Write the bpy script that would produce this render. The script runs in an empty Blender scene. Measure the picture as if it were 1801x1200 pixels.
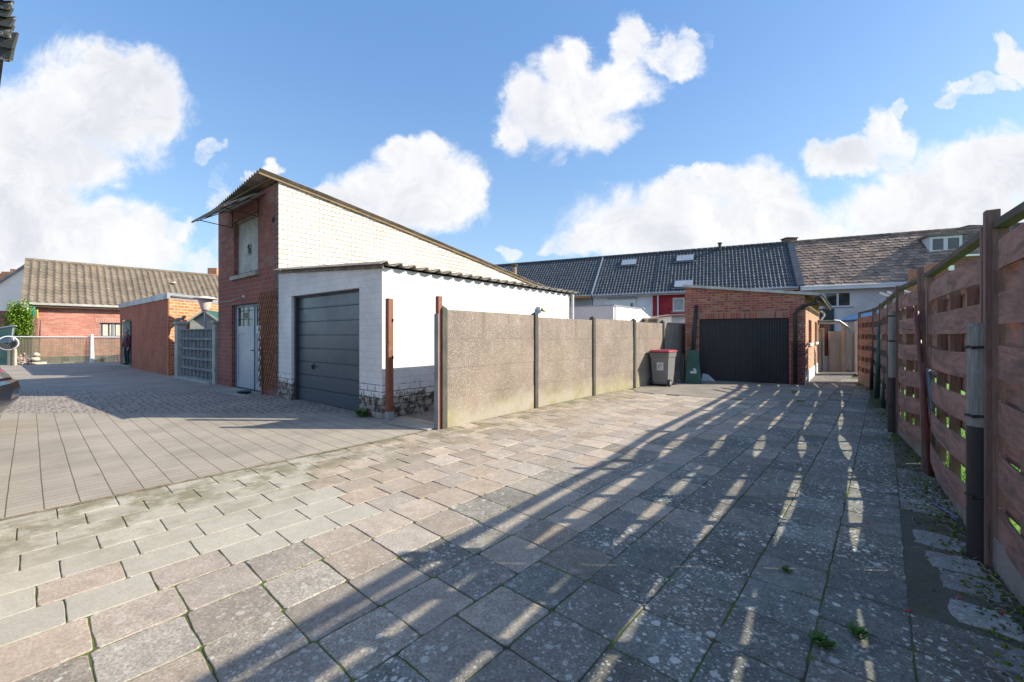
import bpy, bmesh, math, random
from mathutils import Vector, Matrix, Quaternion
random.seed(7)
R = math.radians
sc = bpy.context.scene
COL = sc.collection

# ------------------------------------------------------------------ measuring
H, FPX, CX, HZ = 1.4, 745.0, 900.5, 590.0      # eye height (m), focal length, principal point of the survey photo
def G(u, v, z=0.0):                            # point at height z seen at (u, v)
    Y = (H - z) * FPX / (v - HZ)
    return Vector(((u - CX) * Y / FPX, Y))
def Zv(v, Y): return H - (v - HZ) * Y / FPX
def Xu(u, Y): return (u - CX) * Y / FPX
def along(u, P, d):                            # distance along the plan line P + s d to the sight line u
    k = (u - CX) / FPX
    return (k * P[1] - P[0]) / (d[0] - k * d[1])
def ray(u, v, P, N):                           # sight line with a plane
    D = Vector(((u - CX) / FPX, 1.0, (HZ - v) / FPX)); O = Vector((0, 0, H))
    t = (Vector(P) - O).dot(Vector(N)) / D.dot(Vector(N))
    return O + D * t
A = Vector((.627, .779)); B = Vector((-.779, .627))        # the two wall directions of the yard
SUN_EL = math.atan(.595); SUN_H = Vector((1, -.035)).normalized()

class Fr:
    def __init__(s, o, d):
        s.o = Vector((o[0], o[1])); s.d = Vector((d[0], d[1])).normalized(); s.n = Vector((-s.d.y, s.d.x))
    def p(s, a, t, z):
        q = s.o + s.d * a + s.n * t
        return Vector((q.x, q.y, z))
    def s_at(s, u): return along(u, s.o, s.d)
    def Y(s, a): return (s.o + s.d * a).y

# ------------------------------------------------------------------ mesh builder
WORLD = {}
class MB:
    def __init__(s): s.v = []; s.f = []; s.m = []; s.tone = []
    def add(s, pts, faces, m=0, tone=None):
        b = len(s.v); s.v += [Vector(p) for p in pts]
        for f in faces:
            s.f.append([b + i for i in f]); s.m.append(m); s.tone.append(tone)
    def quad(s, *p, m=0, tone=None): s.add(p, [list(range(len(p)))], m, tone)
    def box8(s, p, m=0, tone=None):
        s.add(p, [(0, 3, 2, 1), (4, 5, 6, 7), (0, 1, 5, 4), (1, 2, 6, 5), (2, 3, 7, 6), (3, 0, 4, 7)], m, tone)
    def box(s, x0, x1, y0, y1, z0, z1, m=0, tone=None):
        s.box8([(x0, y0, z0), (x1, y0, z0), (x1, y1, z0), (x0, y1, z0), (x0, y0, z1), (x1, y0, z1), (x1, y1, z1), (x0, y1, z1)], m, tone)
    def fb(s, F, a0, a1, t0, t1, z0, z1, m=0, tone=None):
        s.box8([F.p(a0, t0, z0), F.p(a1, t0, z0), F.p(a1, t1, z0), F.p(a0, t1, z0), F.p(a0, t0, z1), F.p(a1, t0, z1), F.p(a1, t1, z1), F.p(a0, t1, z1)], m, tone)
    def ext(s, poly, vec, m=0, tone=None):
        n = len(poly); vec = Vector(vec); P = [Vector(q) for q in poly]
        s.add(P + [q + vec for q in P], [list(range(n))[::-1], list(range(n, 2 * n))] + [(i, (i + 1) % n, n + (i + 1) % n, n + i) for i in range(n)], m, tone)
    def tube(s, p0, p1, r0, r1=None, n=12, m=0, cap=True):
        s.path([p0, p1], [r0, r0 if r1 is None else r1], n, m, cap)
    def path(s, pts, r, n=10, m=0, cap=True):
        pts = [Vector(p) for p in pts]
        if not isinstance(r, (list, tuple)): r = [r] * len(pts)
        rings = []; up = None
        for i, p in enumerate(pts):
            d = (pts[min(i + 1, len(pts) - 1)] - pts[max(i - 1, 0)]).normalized()
            if up is None: up = Vector((0, 0, 1)) if abs(d.z) < .9 else Vector((1, 0, 0))
            x = d.cross(up).normalized(); y = x.cross(d).normalized(); up = y
            rings.append([p + (x * math.cos(2 * math.pi * k / n) + y * math.sin(2 * math.pi * k / n)) * r[i] for k in range(n)])
        V = [q for g in rings for q in g]; F = []
        for i in range(len(pts) - 1):
            for k in range(n): F.append((i * n + k, i * n + (k + 1) % n, (i + 1) * n + (k + 1) % n, (i + 1) * n + k))
        if cap: F += [list(range(n))[::-1], [(len(pts) - 1) * n + k for k in range(n)]]
        s.add(V, F, m)
    def lathe(s, c, prof, n=20, m=0, axis=None):
        V = []; F = []; c = Vector(c)
        q = Vector((0, 0, 1)).rotation_difference(Vector(axis)) if axis is not None else None
        for r, z in prof:
            for k in range(n):
                w = Vector((r * math.cos(2 * math.pi * k / n), r * math.sin(2 * math.pi * k / n), z))
                V.append(c + (q @ w if q else w))
        for i in range(len(prof) - 1):
            for k in range(n): F.append((i * n + k, i * n + (k + 1) % n, (i + 1) * n + (k + 1) % n, (i + 1) * n + k))
        F += [list(range(n))[::-1], [(len(prof) - 1) * n + k for k in range(n)]]
        s.add(V, F, m)
    def grid(s, rows, m=0):
        nr = len(rows); nc = len(rows[0]); V = [p for r in rows for p in r]
        s.add(V, [(i * nc + j, i * nc + j + 1, (i + 1) * nc + j + 1, (i + 1) * nc + j) for i in range(nr - 1) for j in range(nc - 1)], m)
    def wall(s, F, a0, a1, t0, t1, z0, ztop, holes=(), m=0, mr=None, extra=()):
        """a wall from a0 to a1, outer face t0, inner face t1, top ztop (number or function of a), rectangular holes (sa, sb, za, zb)"""
        zt = ztop if callable(ztop) else (lambda a: ztop)
        if mr is None: mr = m
        A_ = sorted(set([a0, a1] + [h[0] for h in holes] + [h[1] for h in holes] + list(extra)))
        Z_ = sorted(set([z0] + [h[2] for h in holes if h[2] > z0] + [h[3] for h in holes]))
        for i in range(len(A_) - 1):
            sa, sb = A_[i], A_[i + 1]; mid = (sa + sb) / 2
            for j in range(len(Z_)):
                za = Z_[j]; top = j == len(Z_) - 1
                zm = za + .001
                if any(h[0] < mid < h[1] and h[2] <= zm < h[3] for h in holes): continue
                zb0 = zt(sa) if top else Z_[j + 1]; zb1 = zt(sb) if top else Z_[j + 1]
                for t in (t0, t1):
                    s.quad(F.p(sa, t, za), F.p(sb, t, za), F.p(sb, t, zb1), F.p(sa, t, zb0), m=m)
            s.quad(F.p(sa, t0, zt(sa)), F.p(sb, t0, zt(sb)), F.p(sb, t1, zt(sb)), F.p(sa, t1, zt(sa)), m=m)
        for a in (a0, a1): s.quad(F.p(a, t0, z0), F.p(a, t1, z0), F.p(a, t1, zt(a)), F.p(a, t0, zt(a)), m=m)
        for (sa, sb, za, zb) in holes:
            for a in (sa, sb): s.quad(F.p(a, t0, za), F.p(a, t1, za), F.p(a, t1, zb), F.p(a, t0, zb), m=mr)
            s.quad(F.p(sa, t0, zb), F.p(sb, t0, zb), F.p(sb, t1, zb), F.p(sa, t1, zb), m=mr)
            if za > z0: s.quad(F.p(sa, t0, za), F.p(sb, t0, za), F.p(sb, t1, za), F.p(sa, t1, za), m=mr)
    def build(s, name, mats, parent=None, smooth=False, bevel=0, origin=None, solid=0, normals=True, vary=None):
        if not isinstance(mats, (list, tuple)): mats = [mats]
        if parent is not None: org = WORLD[parent.name]
        elif origin is not None: org = Vector(origin)
        else:
            xs = [p.x for p in s.v]; ys = [p.y for p in s.v]; zs = [p.z for p in s.v]
            org = Vector(((min(xs) + max(xs)) / 2, (min(ys) + max(ys)) / 2, min(zs)))
        me = bpy.data.meshes.new(name)
        me.from_pydata([tuple(p - org) for p in s.v], [], s.f)
        for x in mats: me.materials.append(x)
        me.polygons.foreach_set('material_index', s.m)
        if normals:
            bm = bmesh.new(); bm.from_mesh(me); bmesh.ops.recalc_face_normals(bm, faces=bm.faces); bm.to_mesh(me); bm.free()
        uv = me.uv_layers.new(name='UVMap').data
        for pl in me.polygons:
            n = pl.normal
            if abs(n.z) > .985: t = Vector((A.x, A.y, 0)); bt = Vector((B.x, B.y, 0))
            else:
                t = Vector((0, 0, 1)).cross(n).normalized(); bt = n.cross(t)
                if t.x < -1e-6 or (abs(t.x) < 1e-6 and t.y < 0): t = -t
            for li in pl.loop_indices:
                w = me.vertices[me.loops[li].vertex_index].co + org
                uv[li].uv = (w.dot(t), w.dot(bt))
        if any(t is not None for t in s.tone):
            at = me.attributes.new('tone', 'FLOAT_COLOR', 'FACE')
            for i, t in enumerate(s.tone): at.data[i].color = (t or (1, 1, 1)) + (1,) if len(t or (1, 1, 1)) == 3 else t
        if smooth:
            me.polygons.foreach_set('use_smooth', [True] * len(me.polygons))
        o = bpy.data.objects.new(name, me); COL.objects.link(o)
        if parent is not None: o.parent = parent; WORLD[o.name] = WORLD[parent.name].copy()
        else: o.location = org; WORLD[o.name] = org
        if parent is not None: WORLD[o.name] = org
        if solid:
            md = o.modifiers.new('Solidify', 'SOLIDIFY'); md.thickness = solid; md.offset = 0
        if bevel:
            md = o.modifiers.new('Bevel', 'BEVEL'); md.width = bevel; md.segments = 2; md.limit_method = 'ANGLE'; md.angle_limit = R(40)
        return o

def thing(name, label, cat, loc, group=None):
    o = bpy.data.objects.new(name, None); COL.objects.link(o); o.empty_display_size = .2
    l = Vector((loc[0], loc[1], loc[2] if len(loc) > 2 else 0.0)); o.location = l; WORLD[o.name] = l
    o['label'] = label; o['category'] = cat
    if group: o['group'] = group
    return o
def tag(o, label, cat, group=None, kind=None):
    if label: o['label'] = label
    if cat: o['category'] = cat
    if group: o['group'] = group
    if kind: o['kind'] = kind
    return o
def struct(o, label=None, kind='structure'):
    o['kind'] = kind
    if label: o['label'] = label
    return o
def kids(o): return [c for c in bpy.data.objects if c.parent == o]
def copy_tree(o, delta, rot=0.0, label=None, parent=None):
    c = o.copy(); COL.objects.link(c); c.parent = parent
    if parent is None:
        c.location = o.location + Vector(delta); c.rotation_euler = (0, 0, o.rotation_euler.z + rot)
        if label: c['label'] = label
    for k in kids(o): copy_tree(k, (0, 0, 0), 0, None, c)
    return c

# ------------------------------------------------------------------ materials
def node(nt, typ, ins=None, **kw):
    n = nt.nodes.new(typ)
    for k, v in kw.items(): setattr(n, k, v)
    for k, v in (ins or {}).items():
        sk = n.inputs[k]
        if isinstance(v, bpy.types.NodeSocket): nt.links.new(v, sk)
        else: sk.default_value = v if not (isinstance(v, tuple) and len(v) == 3 and sk.type == 'RGBA') else v + (1,)
    return n
def mk(name, rough=.8, metal=0.0, spec=None):
    m = bpy.data.materials.new(name); m.use_nodes = True; nt = m.node_tree
    b = nt.nodes['Principled BSDF']; b.inputs['Roughness'].default_value = rough; b.inputs['Metallic'].default_value = metal
    if spec is not None: b.inputs['Specular IOR Level'].default_value = spec
    return m, nt, b
def mixc(nt, f, a, b, mode='MIX'):
    n = nt.nodes.new('ShaderNodeMix'); n.data_type = 'RGBA'; n.blend_type = mode; n.clamp_factor = True
    for sk, v in ((n.inputs[0], f), (n.inputs[6], a), (n.inputs[7], b)):
        if isinstance(v, bpy.types.NodeSocket): nt.links.new(v, sk)
        elif isinstance(v, tuple): sk.default_value = v + (1,) if len(v) == 3 else v
        else: sk.default_value = v
    return n.outputs[2]
def math_(nt, op, a, b=0.0, c=0.0, clamp=False):
    n = nt.nodes.new('ShaderNodeMath'); n.operation = op; n.use_clamp = clamp
    for i, v in enumerate((a, b, c)):
        if isinstance(v, bpy.types.NodeSocket): nt.links.new(v, n.inputs[i])
        else: n.inputs[i].default_value = v
    return n.outputs[0]
def ramp(nt, f, lo, hi, a=0.0, b=1.0):
    n = node(nt, 'ShaderNodeMapRange', {'Value': f, 'From Min': lo, 'From Max': hi, 'To Min': a, 'To Max': b}, interpolation_type='SMOOTHSTEP')
    return n.outputs[0]
def coords(nt, kind='UV'):
    if kind == 'UV': return node(nt, 'ShaderNodeUVMap', uv_map='UVMap').outputs[0]
    if kind == 'POS': return node(nt, 'ShaderNodeNewGeometry').outputs['Position']
    return node(nt, 'ShaderNodeTexCoord').outputs['Object']
def scaled(nt, v, s):
    n = node(nt, 'ShaderNodeVectorMath', {0: v, 1: s}, operation='MULTIPLY'); return n.outputs[0]
def noise(nt, v, scale, det=4, rough=.6, dist=0.0):
    return node(nt, 'ShaderNodeTexNoise', {'Vector': v, 'Scale': scale, 'Detail': det, 'Roughness': rough, 'Distortion': dist}).outputs[0]
def bump(nt, b, h, strength=.5, dist=.01, normal=None):
    n = node(nt, 'ShaderNodeBump', {'Height': h, 'Strength': strength, 'Distance': dist})
    if normal is not None: nt.links.new(normal, n.inputs['Normal'])
    nt.links.new(n.outputs[0], b.inputs['Normal']); return n.outputs[0]
def setc(nt, b, c): nt.links.new(c, b.inputs['Base Color'])

def surf(name, c, c2=None, rough=.8, scale=3.0, fine=40.0, bstr=.3, bdist=.004, metal=0.0, lo=.35, hi=.65, spec=None, rvar=.1, dirt=None, island=0.0):
    """general weathered surface: two tones by large noise, fine grain, optional dirt towards dirt colour"""
    m, nt, b = mk(name, rough, metal, spec); P = coords(nt, 'POS')
    n1 = noise(nt, P, scale, 5); n2 = noise(nt, P, fine, 3, .7)
    c2 = c2 or tuple(x * .75 for x in c)
    col = mixc(nt, ramp(nt, n1, lo, hi), c, c2)
    g = ramp(nt, n2, .25, .75, .82, 1.15)
    col = mixc(nt, 1.0, col, node(nt, 'ShaderNodeCombineColor', {0: g, 1: g, 2: g}).outputs[0], 'MULTIPLY')
    if dirt:
        n3 = noise(nt, P, scale * 2.3 + .7, 6, .7, .4)
        col = mixc(nt, ramp(nt, n3, dirt[1], dirt[1] + .15), col, dirt[0])
    if island:
        rnd = node(nt, 'ShaderNodeNewGeometry').outputs['Random Per Island']
        k = ramp(nt, rnd, 0, 1, 1 - island, 1 + island)
        col = mixc(nt, 1.0, col, node(nt, 'ShaderNodeCombineColor', {0: k, 1: k, 2: k}).outputs[0], 'MULTIPLY')
    setc(nt, b, col)
    nt.links.new(ramp(nt, n1, .3, .7, max(.02, rough - rvar), min(1, rough + rvar)), b.inputs['Roughness'])
    if bstr: bump(nt, b, n2, bstr, bdist)
    return m

def brick(name, c1, c2, mortar, bw=.22, bh=.112, ms=.012, c3=None, rough=.88, bstr=.6, soft=.1, off=.5, wob=.006, peel=None, c3lo=.5, msmooth=.1, bias=0.0):
    """brickwork laid in metres on the wall's own UVs; peel = (height, brick colours...) for paint lost near the ground"""
    m, nt, b = mk(name, rough); UV = coords(nt); P = coords(nt, 'POS')
    w = noise(nt, P, 3.0, 3); 
    wv = node(nt, 'ShaderNodeVectorMath', {0: node(nt, 'ShaderNodeTexNoise', {'Vector': P, 'Scale': 6.0, 'Detail': 4.0}).outputs['Color'], 1: (.5, .5, .5)}, operation='SUBTRACT').outputs[0]
    uvw = node(nt, 'ShaderNodeVectorMath', {0: UV, 1: scaled(nt, wv, (wob, wob, 0))}, operation='ADD').outputs[0]
    br = node(nt, 'ShaderNodeTexBrick', {'Vector': uvw, 'Color1': c1, 'Color2': c2, 'Mortar': mortar, 'Scale': 1.0, 'Mortar Size': ms, 'Mortar Smooth': msmooth, 'Bias': bias, 'Brick Width': bw, 'Row Height': bh}, offset=off)
    col = br.outputs['Color']
    if c3:
        # a third brick tone, per brick: white noise on the brick index
        sx = node(nt, 'ShaderNodeSeparateXYZ', {0: uvw}); row = math_(nt, 'FLOOR', math_(nt, 'DIVIDE', sx.outputs[1], bh))
        odd = math_(nt, 'MODULO', math_(nt, 'ABSOLUTE', row), 2.0)
        cx = math_(nt, 'FLOOR', math_(nt, 'ADD', math_(nt, 'DIVIDE', sx.outputs[0], bw), math_(nt, 'MULTIPLY', odd, off)))
        wn = node(nt, 'ShaderNodeTexWhiteNoise', {'Vector': node(nt, 'ShaderNodeCombineXYZ', {0: cx, 1: row}).outputs[0]}, noise_dimensions='2D').outputs[0]
        col = mixc(nt, math_(nt, 'MULTIPLY', ramp(nt, wn, c3lo, c3lo + .12), math_(nt, 'SUBTRACT', 1.0, br.outputs['Fac'])), col, c3)
    n2 = noise(nt, P, 60, 4, .7); n1 = noise(nt, P, .9, 4)
    g = math_(nt, 'MULTIPLY', ramp(nt, n2, .25, .75, .8, 1.15), ramp(nt, n1, .3, .7, .85, 1.1))
    col = mixc(nt, 1.0, col, node(nt, 'ShaderNodeCombineColor', {0: g, 1: g, 2: g}).outputs[0], 'MULTIPLY')
    hgt = math_(nt, 'SUBTRACT', math_(nt, 'MULTIPLY', n2, .25), math_(nt, 'MULTIPLY', br.outputs['Fac'], soft if soft > 1 else 1.0))
    if peel:
        z = node(nt, 'ShaderNodeSeparateXYZ', {0: P}).outputs[2]
        pn = noise(nt, P, 5.5, 6, .72, .3)
        f = math_(nt, 'ADD', math_(nt, 'MULTIPLY', math_(nt, 'SUBTRACT', peel[0], z), peel[1]), math_(nt, 'SUBTRACT', math_(nt, 'ADD', pn, math_(nt, 'MULTIPLY', br.outputs['Fac'], .25)), .66))
        pm = ramp(nt, f, 0, .04)
        pc = mixc(nt, ramp(nt, noise(nt, P, 9, 4), .4, .6), peel[2], peel[3])
        pc = mixc(nt, br.outputs['Fac'], pc, (.035, .033, .028))
        col = mixc(nt, pm, col, pc)
        hgt = math_(nt, 'SUBTRACT', hgt, math_(nt, 'MULTIPLY', pm, .3))
    setc(nt, b, col); bump(nt, b, hgt, bstr, .008)
    return m

def wood(name, c, c2, rough=.7, vertical=False, gs=18.0, knots=True, algae=None, island=.18):
    m, nt, b = mk(name, rough); UV = coords(nt); P = coords(nt, 'POS')
    s = (gs, 1.6, 1) if vertical else (1.6, gs, 1)
    rnd = node(nt, 'ShaderNodeNewGeometry').outputs['Random Per Island']
    v = node(nt, 'ShaderNodeVectorMath', {0: scaled(nt, UV, s), 1: node(nt, 'ShaderNodeCombineXYZ', {0: math_(nt, 'MULTIPLY', rnd, 37.0), 1: math_(nt, 'MULTIPLY', rnd, 91.0)}).outputs[0]}, operation='ADD').outputs[0]
    g1 = noise(nt, v, 1.0, 6, .65, 1.2); g2 = noise(nt, v, 5.0, 3, .7, .3)
    col = mixc(nt, ramp(nt, g1, .3, .7), c, c2)
    k = math_(nt, 'MULTIPLY', ramp(nt, g2, .2, .8, .75, 1.2), ramp(nt, rnd, 0, 1, 1 - island, 1 + island))
    col = mixc(nt, 1.0, col, node(nt, 'ShaderNodeCombineColor', {0: k, 1: k, 2: k}).outputs[0], 'MULTIPLY')
    crk = noise(nt, node(nt, 'ShaderNodeVectorMath', {0: v, 1: (.35, 2.2, 1) if not vertical else (2.2, .35, 1)}, operation='MULTIPLY').outputs[0], 1.0, 3, .5, .2)
    col = mixc(nt, math_(nt, 'MULTIPLY', ramp(nt, crk, .66, .70), .75), col, tuple(x * .35 for x in c2))
    col = mixc(nt, math_(nt, 'MULTIPLY', ramp(nt, noise(nt, P, 4.5, 6, .7), .5, .68), .35), col, tuple(min(1, x * .8 + .10) for x in c))
    if algae:
        col = mixc(nt, ramp(nt, noise(nt, P, 2.2, 5, .7), algae[1], algae[1] + .15), col, algae[0])
    setc(nt, b, col); bump(nt, b, math_(nt, 'ADD', g1, math_(nt, 'MULTIPLY', g2, .5)), .35, .004)
    return m

def glassy(name, c=(.02, .025, .03), rough=.05):
    m, nt, b = mk(name, rough); P = coords(nt, 'POS')
    setc(nt, b, mixc(nt, ramp(nt, noise(nt, P, 1.3, 4), .35, .65), c, tuple(min(1, x * 2.2 + .01) for x in c)))
    b.inputs['Specular IOR Level'].default_value = .8
    bump(nt, b, noise(nt, P, .8, 2), .15, .02)
    return m

# ------------------------------------------------------------------ camera, sun, sky
cam = bpy.data.cameras.new('camera'); cam.sensor_width = 36; cam.lens = 36 * FPX / 1801; cam.shift_y = -10 / 1801
cam.clip_end = 2000; cam.clip_start = .05
co = bpy.data.objects.new('camera', cam); COL.objects.link(co); co.location = (0, 0, H); co.rotation_euler = (R(90), 0, 0); sc.camera = co
sc.view_settings.view_transform = 'Standard'; sc.view_settings.look = 'None'; sc.view_settings.gamma = 1
sc.view_settings.exposure = EXPO = 0.71
sl = bpy.data.lights.new('sun', 'SUN'); sl.energy = 4.8; sl.angle = R(.5); sl.color = (1, .90, .73)
so = bpy.data.objects.new('sun', sl); COL.objects.link(so)
sv = Vector((SUN_H.x * math.cos(SUN_EL), SUN_H.y * math.cos(SUN_EL), math.sin(SUN_EL)))
so.rotation_euler = sv.to_track_quat('Z', 'Y').to_euler(); so.location = (20, 0, 30)

w = bpy.data.worlds.new('World'); sc.world = w; w.use_nodes = True; nt = w.node_tree; bg = nt.nodes['Background']
sky = node(nt, 'ShaderNodeTexSky'); sky.sky_type = 'NISHITA'; sky.sun_disc = False
sky.sun_elevation = SUN_EL; sky.sun_rotation = math.atan2(SUN_H.x, SUN_H.y)
sky.air_density = 1.0; sky.dust_density = 1.2; sky.ozone_density = 2.0
dirv = node(nt, 'ShaderNodeTexCoord').outputs['Generated']
sp = node(nt, 'ShaderNodeSeparateXYZ', {0: dirv})
ay = math_(nt, 'MAXIMUM', math_(nt, 'ABSOLUTE', sp.outputs[1]), .12)
px = math_(nt, 'DIVIDE', sp.outputs[0], ay); pz = math_(nt, 'DIVIDE', sp.outputs[2], ay)
pv = node(nt, 'ShaderNodeCombineXYZ', {0: px, 1: pz}).outputs[0]
wn = node(nt, 'ShaderNodeTexNoise', {'Vector': pv, 'Scale': 6.0, 'Detail': 7.0, 'Roughness': .62}).outputs['Color']
wo = node(nt, 'ShaderNodeVectorMath', {0: wn, 1: (.5, .5, .5)}, operation='SUBTRACT').outputs[0]
pw = node(nt, 'ShaderNodeVectorMath', {0: pv, 1: scaled(nt, wo, (.17, .15, 0))}, operation='ADD').outputs[0]
CLOUDS = [  # centre u, v, radius u, v, density: the cumulus of that afternoon, by direction
 (170,185,150,100,1),(60,215,100,85,1),(255,160,72,72,1),(185,110,55,42,1),(235,120,60,45,1),(130,285,95,55,.9),(20,270,90,110,1),(285,195,40,55,1),
 (40,350,120,110,1),(190,405,110,58,1),(90,440,190,62,1),(265,390,58,42,1),(318,408,22,26,.7),(90,370,70,60,1),(20,430,90,80,1),(240,440,90,40,.9),
 (372,250,24,16,.5),(360,268,18,20,.45),(396,318,12,26,.3),(474,292,17,17,.65),(438,316,14,16,.5),(398,385,26,50,.5),(340,470,60,24,.5),(390,440,26,60,.35),
 (745,305,92,62,1),(665,335,95,50,1),(800,345,55,50,1),(712,268,58,34,1),(765,262,35,26,1),(735,378,95,42,1),(600,335,60,24,.9),(835,345,24,24,.7),
 (1000,195,105,60,1),(1010,95,34,34,.8),(985,125,50,40,1),(1090,150,55,55,1),(1110,80,36,48,.95),(1125,62,22,22,.8),(925,175,38,45,.9),(900,225,36,52,.75),(1060,222,68,32,.9),(1040,165,70,50,1),(1185,80,40,36,.75),(1205,55,22,20,.6),(1175,100,48,24,.6),(1240,70,12,14,.2),(960,262,26,22,.3),
 (1190,400,190,75,1),(1185,345,75,42,1),(1110,385,75,50,1),(1345,345,85,52,1),(1390,390,75,55,1),(1270,335,60,34,.9),(1035,425,70,34,.9),(980,440,30,16,.6),(1200,312,45,16,.8),(1300,400,150,60,1),
 (1440,268,42,30,.9),(1500,275,70,26,.95),(1548,235,26,40,.75),(1565,200,15,20,.5),(1430,250,20,18,.7),
 (1720,315,140,72,1),(1610,330,70,52,1),(1570,370,90,55,1),(1650,385,190,75,1),(1740,262,75,30,1),(1580,265,36,34,.7),(1801,300,90,70,1),(1500,420,90,30,.7),
 (1700,160,42,14,.6),(1672,180,22,12,.45),(1780,115,32,28,.7),(1768,80,20,20,.5),(1801,120,30,30,.6),(895,452,24,13,.5),(1740,150,40,12,.5)]
D = None
for (u, v, ru, rv, k) in CLOUDS:
    c = ((u - CX) / FPX, (HZ - v) / FPX, 0); s_ = (FPX / (ru * 1.22), FPX / (rv * 1.22), 0)
    q = node(nt, 'ShaderNodeVectorMath', {0: node(nt, 'ShaderNodeVectorMath', {0: pw, 1: c}, operation='SUBTRACT').outputs[0], 1: s_}, operation='MULTIPLY').outputs[0]
    l = node(nt, 'ShaderNodeVectorMath', {0: q}, operation='LENGTH').outputs['Value']
    e = math_(nt, 'SUBTRACT', 1.0, l); e = math_(nt, 'MULTIPLY', math_(nt, 'MAXIMUM', e, -.6), 1.0)
    e = math_(nt, 'MINIMUM', e, k * .75 - .13)
    D = e if D is None else node(nt, 'ShaderNodeMath', {0: D, 1: e, 2: .14}, operation='SMOOTH_MAX').outputs[0]
nA = noise(nt, pv, 8.0, 11, .68, .5); nB = noise(nt, pv, 3.0, 5, .55)
dens = math_(nt, 'ADD', D, math_(nt, 'MULTIPLY', math_(nt, 'SUBTRACT', nA, .5), 1.05))
mask = ramp(nt, dens, -.03, .50)
back = ramp(nt, noise(nt, dirv, 2.4, 7, .6), .52, .66)                    # scattered cloud behind and overhead
isb = ramp(nt, sp.outputs[1], .16, .02)
mask = math_(nt, 'MAXIMUM', math_(nt, 'MULTIPLY', mask, math_(nt, 'SUBTRACT', 1.0, isb)), math_(nt, 'MULTIPLY', back, isb))
mask = math_(nt, 'MULTIPLY', mask, ramp(nt, sp.outputs[2], -.02, .02))
haze = ramp(nt, sp.outputs[2], .32, .0, 0, .22)
shade = math_(nt, 'MULTIPLY', math_(nt, 'ADD', math_(nt, 'MULTIPLY', ramp(nt, nB, .35, .7), .7), math_(nt, 'MULTIPLY', ramp(nt, nA, .6, .35), .5)), ramp(nt, dens, .1, .6), clamp=True)
SKYS = .15; CL = 1.0 / SKYS
skyc = mixc(nt, 1.0, sky.outputs[0], (.95, 1.08, 1.14), 'MULTIPLY')
elev = ramp(nt, sp.outputs[2], .0, .62); blue = mixc(nt, elev, (.25 * CL, .385 * CL, .54 * CL), (.098 * CL, .222 * CL, .47 * CL))
skyc = mixc(nt, .62, skyc, blue)
skyc = mixc(nt, haze, skyc, (.40 * CL, .50 * CL, .62 * CL))
ccol = mixc(nt, shade, (.64 * CL, .64 * CL, .645 * CL), (.46 * CL, .48 * CL, .52 * CL))
nt.links.new(mixc(nt, mask, skyc, ccol), bg.inputs['Color']); bg.inputs['Strength'].default_value = SKYS
for n_ in nt.nodes:
    if n_.type == 'MIX': n_.clamp_factor = True
w.cycles.sampling_method = 'MANUAL'; w.cycles.sample_map_resolution = 1024

sc.render.engine = 'CYCLES'; sc.cycles.use_denoising = True
try: sc.cycles.denoiser = 'OPENIMAGEDENOISE'
except Exception: pass
sc.cycles.max_bounces = 6; sc.cycles.diffuse_bounces = 4; sc.cycles.transparent_max_bounces = 12; sc.cycles.caustics_reflective = False

# ------------------------------------------------------------------ survey points
W0 = G(778, 753.5); WP = [W0, G(940, 716.7), G(1042, 695), G(1114, 682)]
d_ = (WP[3] - WP[2]).normalized()
for u in (1165, 1209): WP.append(WP[3] + d_ * along(u, WP[3], d_))
O0 = G(600, 789.6); DA = Vector((.66, .751)).normalized(); DB = Vector((-DA.y, DA.x))
FP = [Vector((1.85, -1.8)), Vector((1.90, 1.10)), G(1792, 1043), G(1714, 941), G(1634, 812), G(1586, 766), G(1567, 727), G(1553, 704), G(1541, 686), Vector((10.45, 12.75))]
def fence_x(y):
    for p, q in zip(FP, FP[1:]):
        if p.y <= y <= q.y: return p.x + (q.x - p.x) * (y - p.y) / (q.y - p.y)
    return FP[0].x if y < FP[0].y else FP[-1].x + (y - FP[-1].y) * .77
def inpoly(p, poly):
    c = False; n = len(poly); j = n - 1
    for i in range(n):
        a, b = poly[i], poly[j]
        if (a[1] > p[1]) != (b[1] > p[1]) and p[0] < (b[0] - a[0]) * (p[1] - a[1]) / (b[1] - a[1]) + a[0]: c = not c
        j = i
    return c

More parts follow.
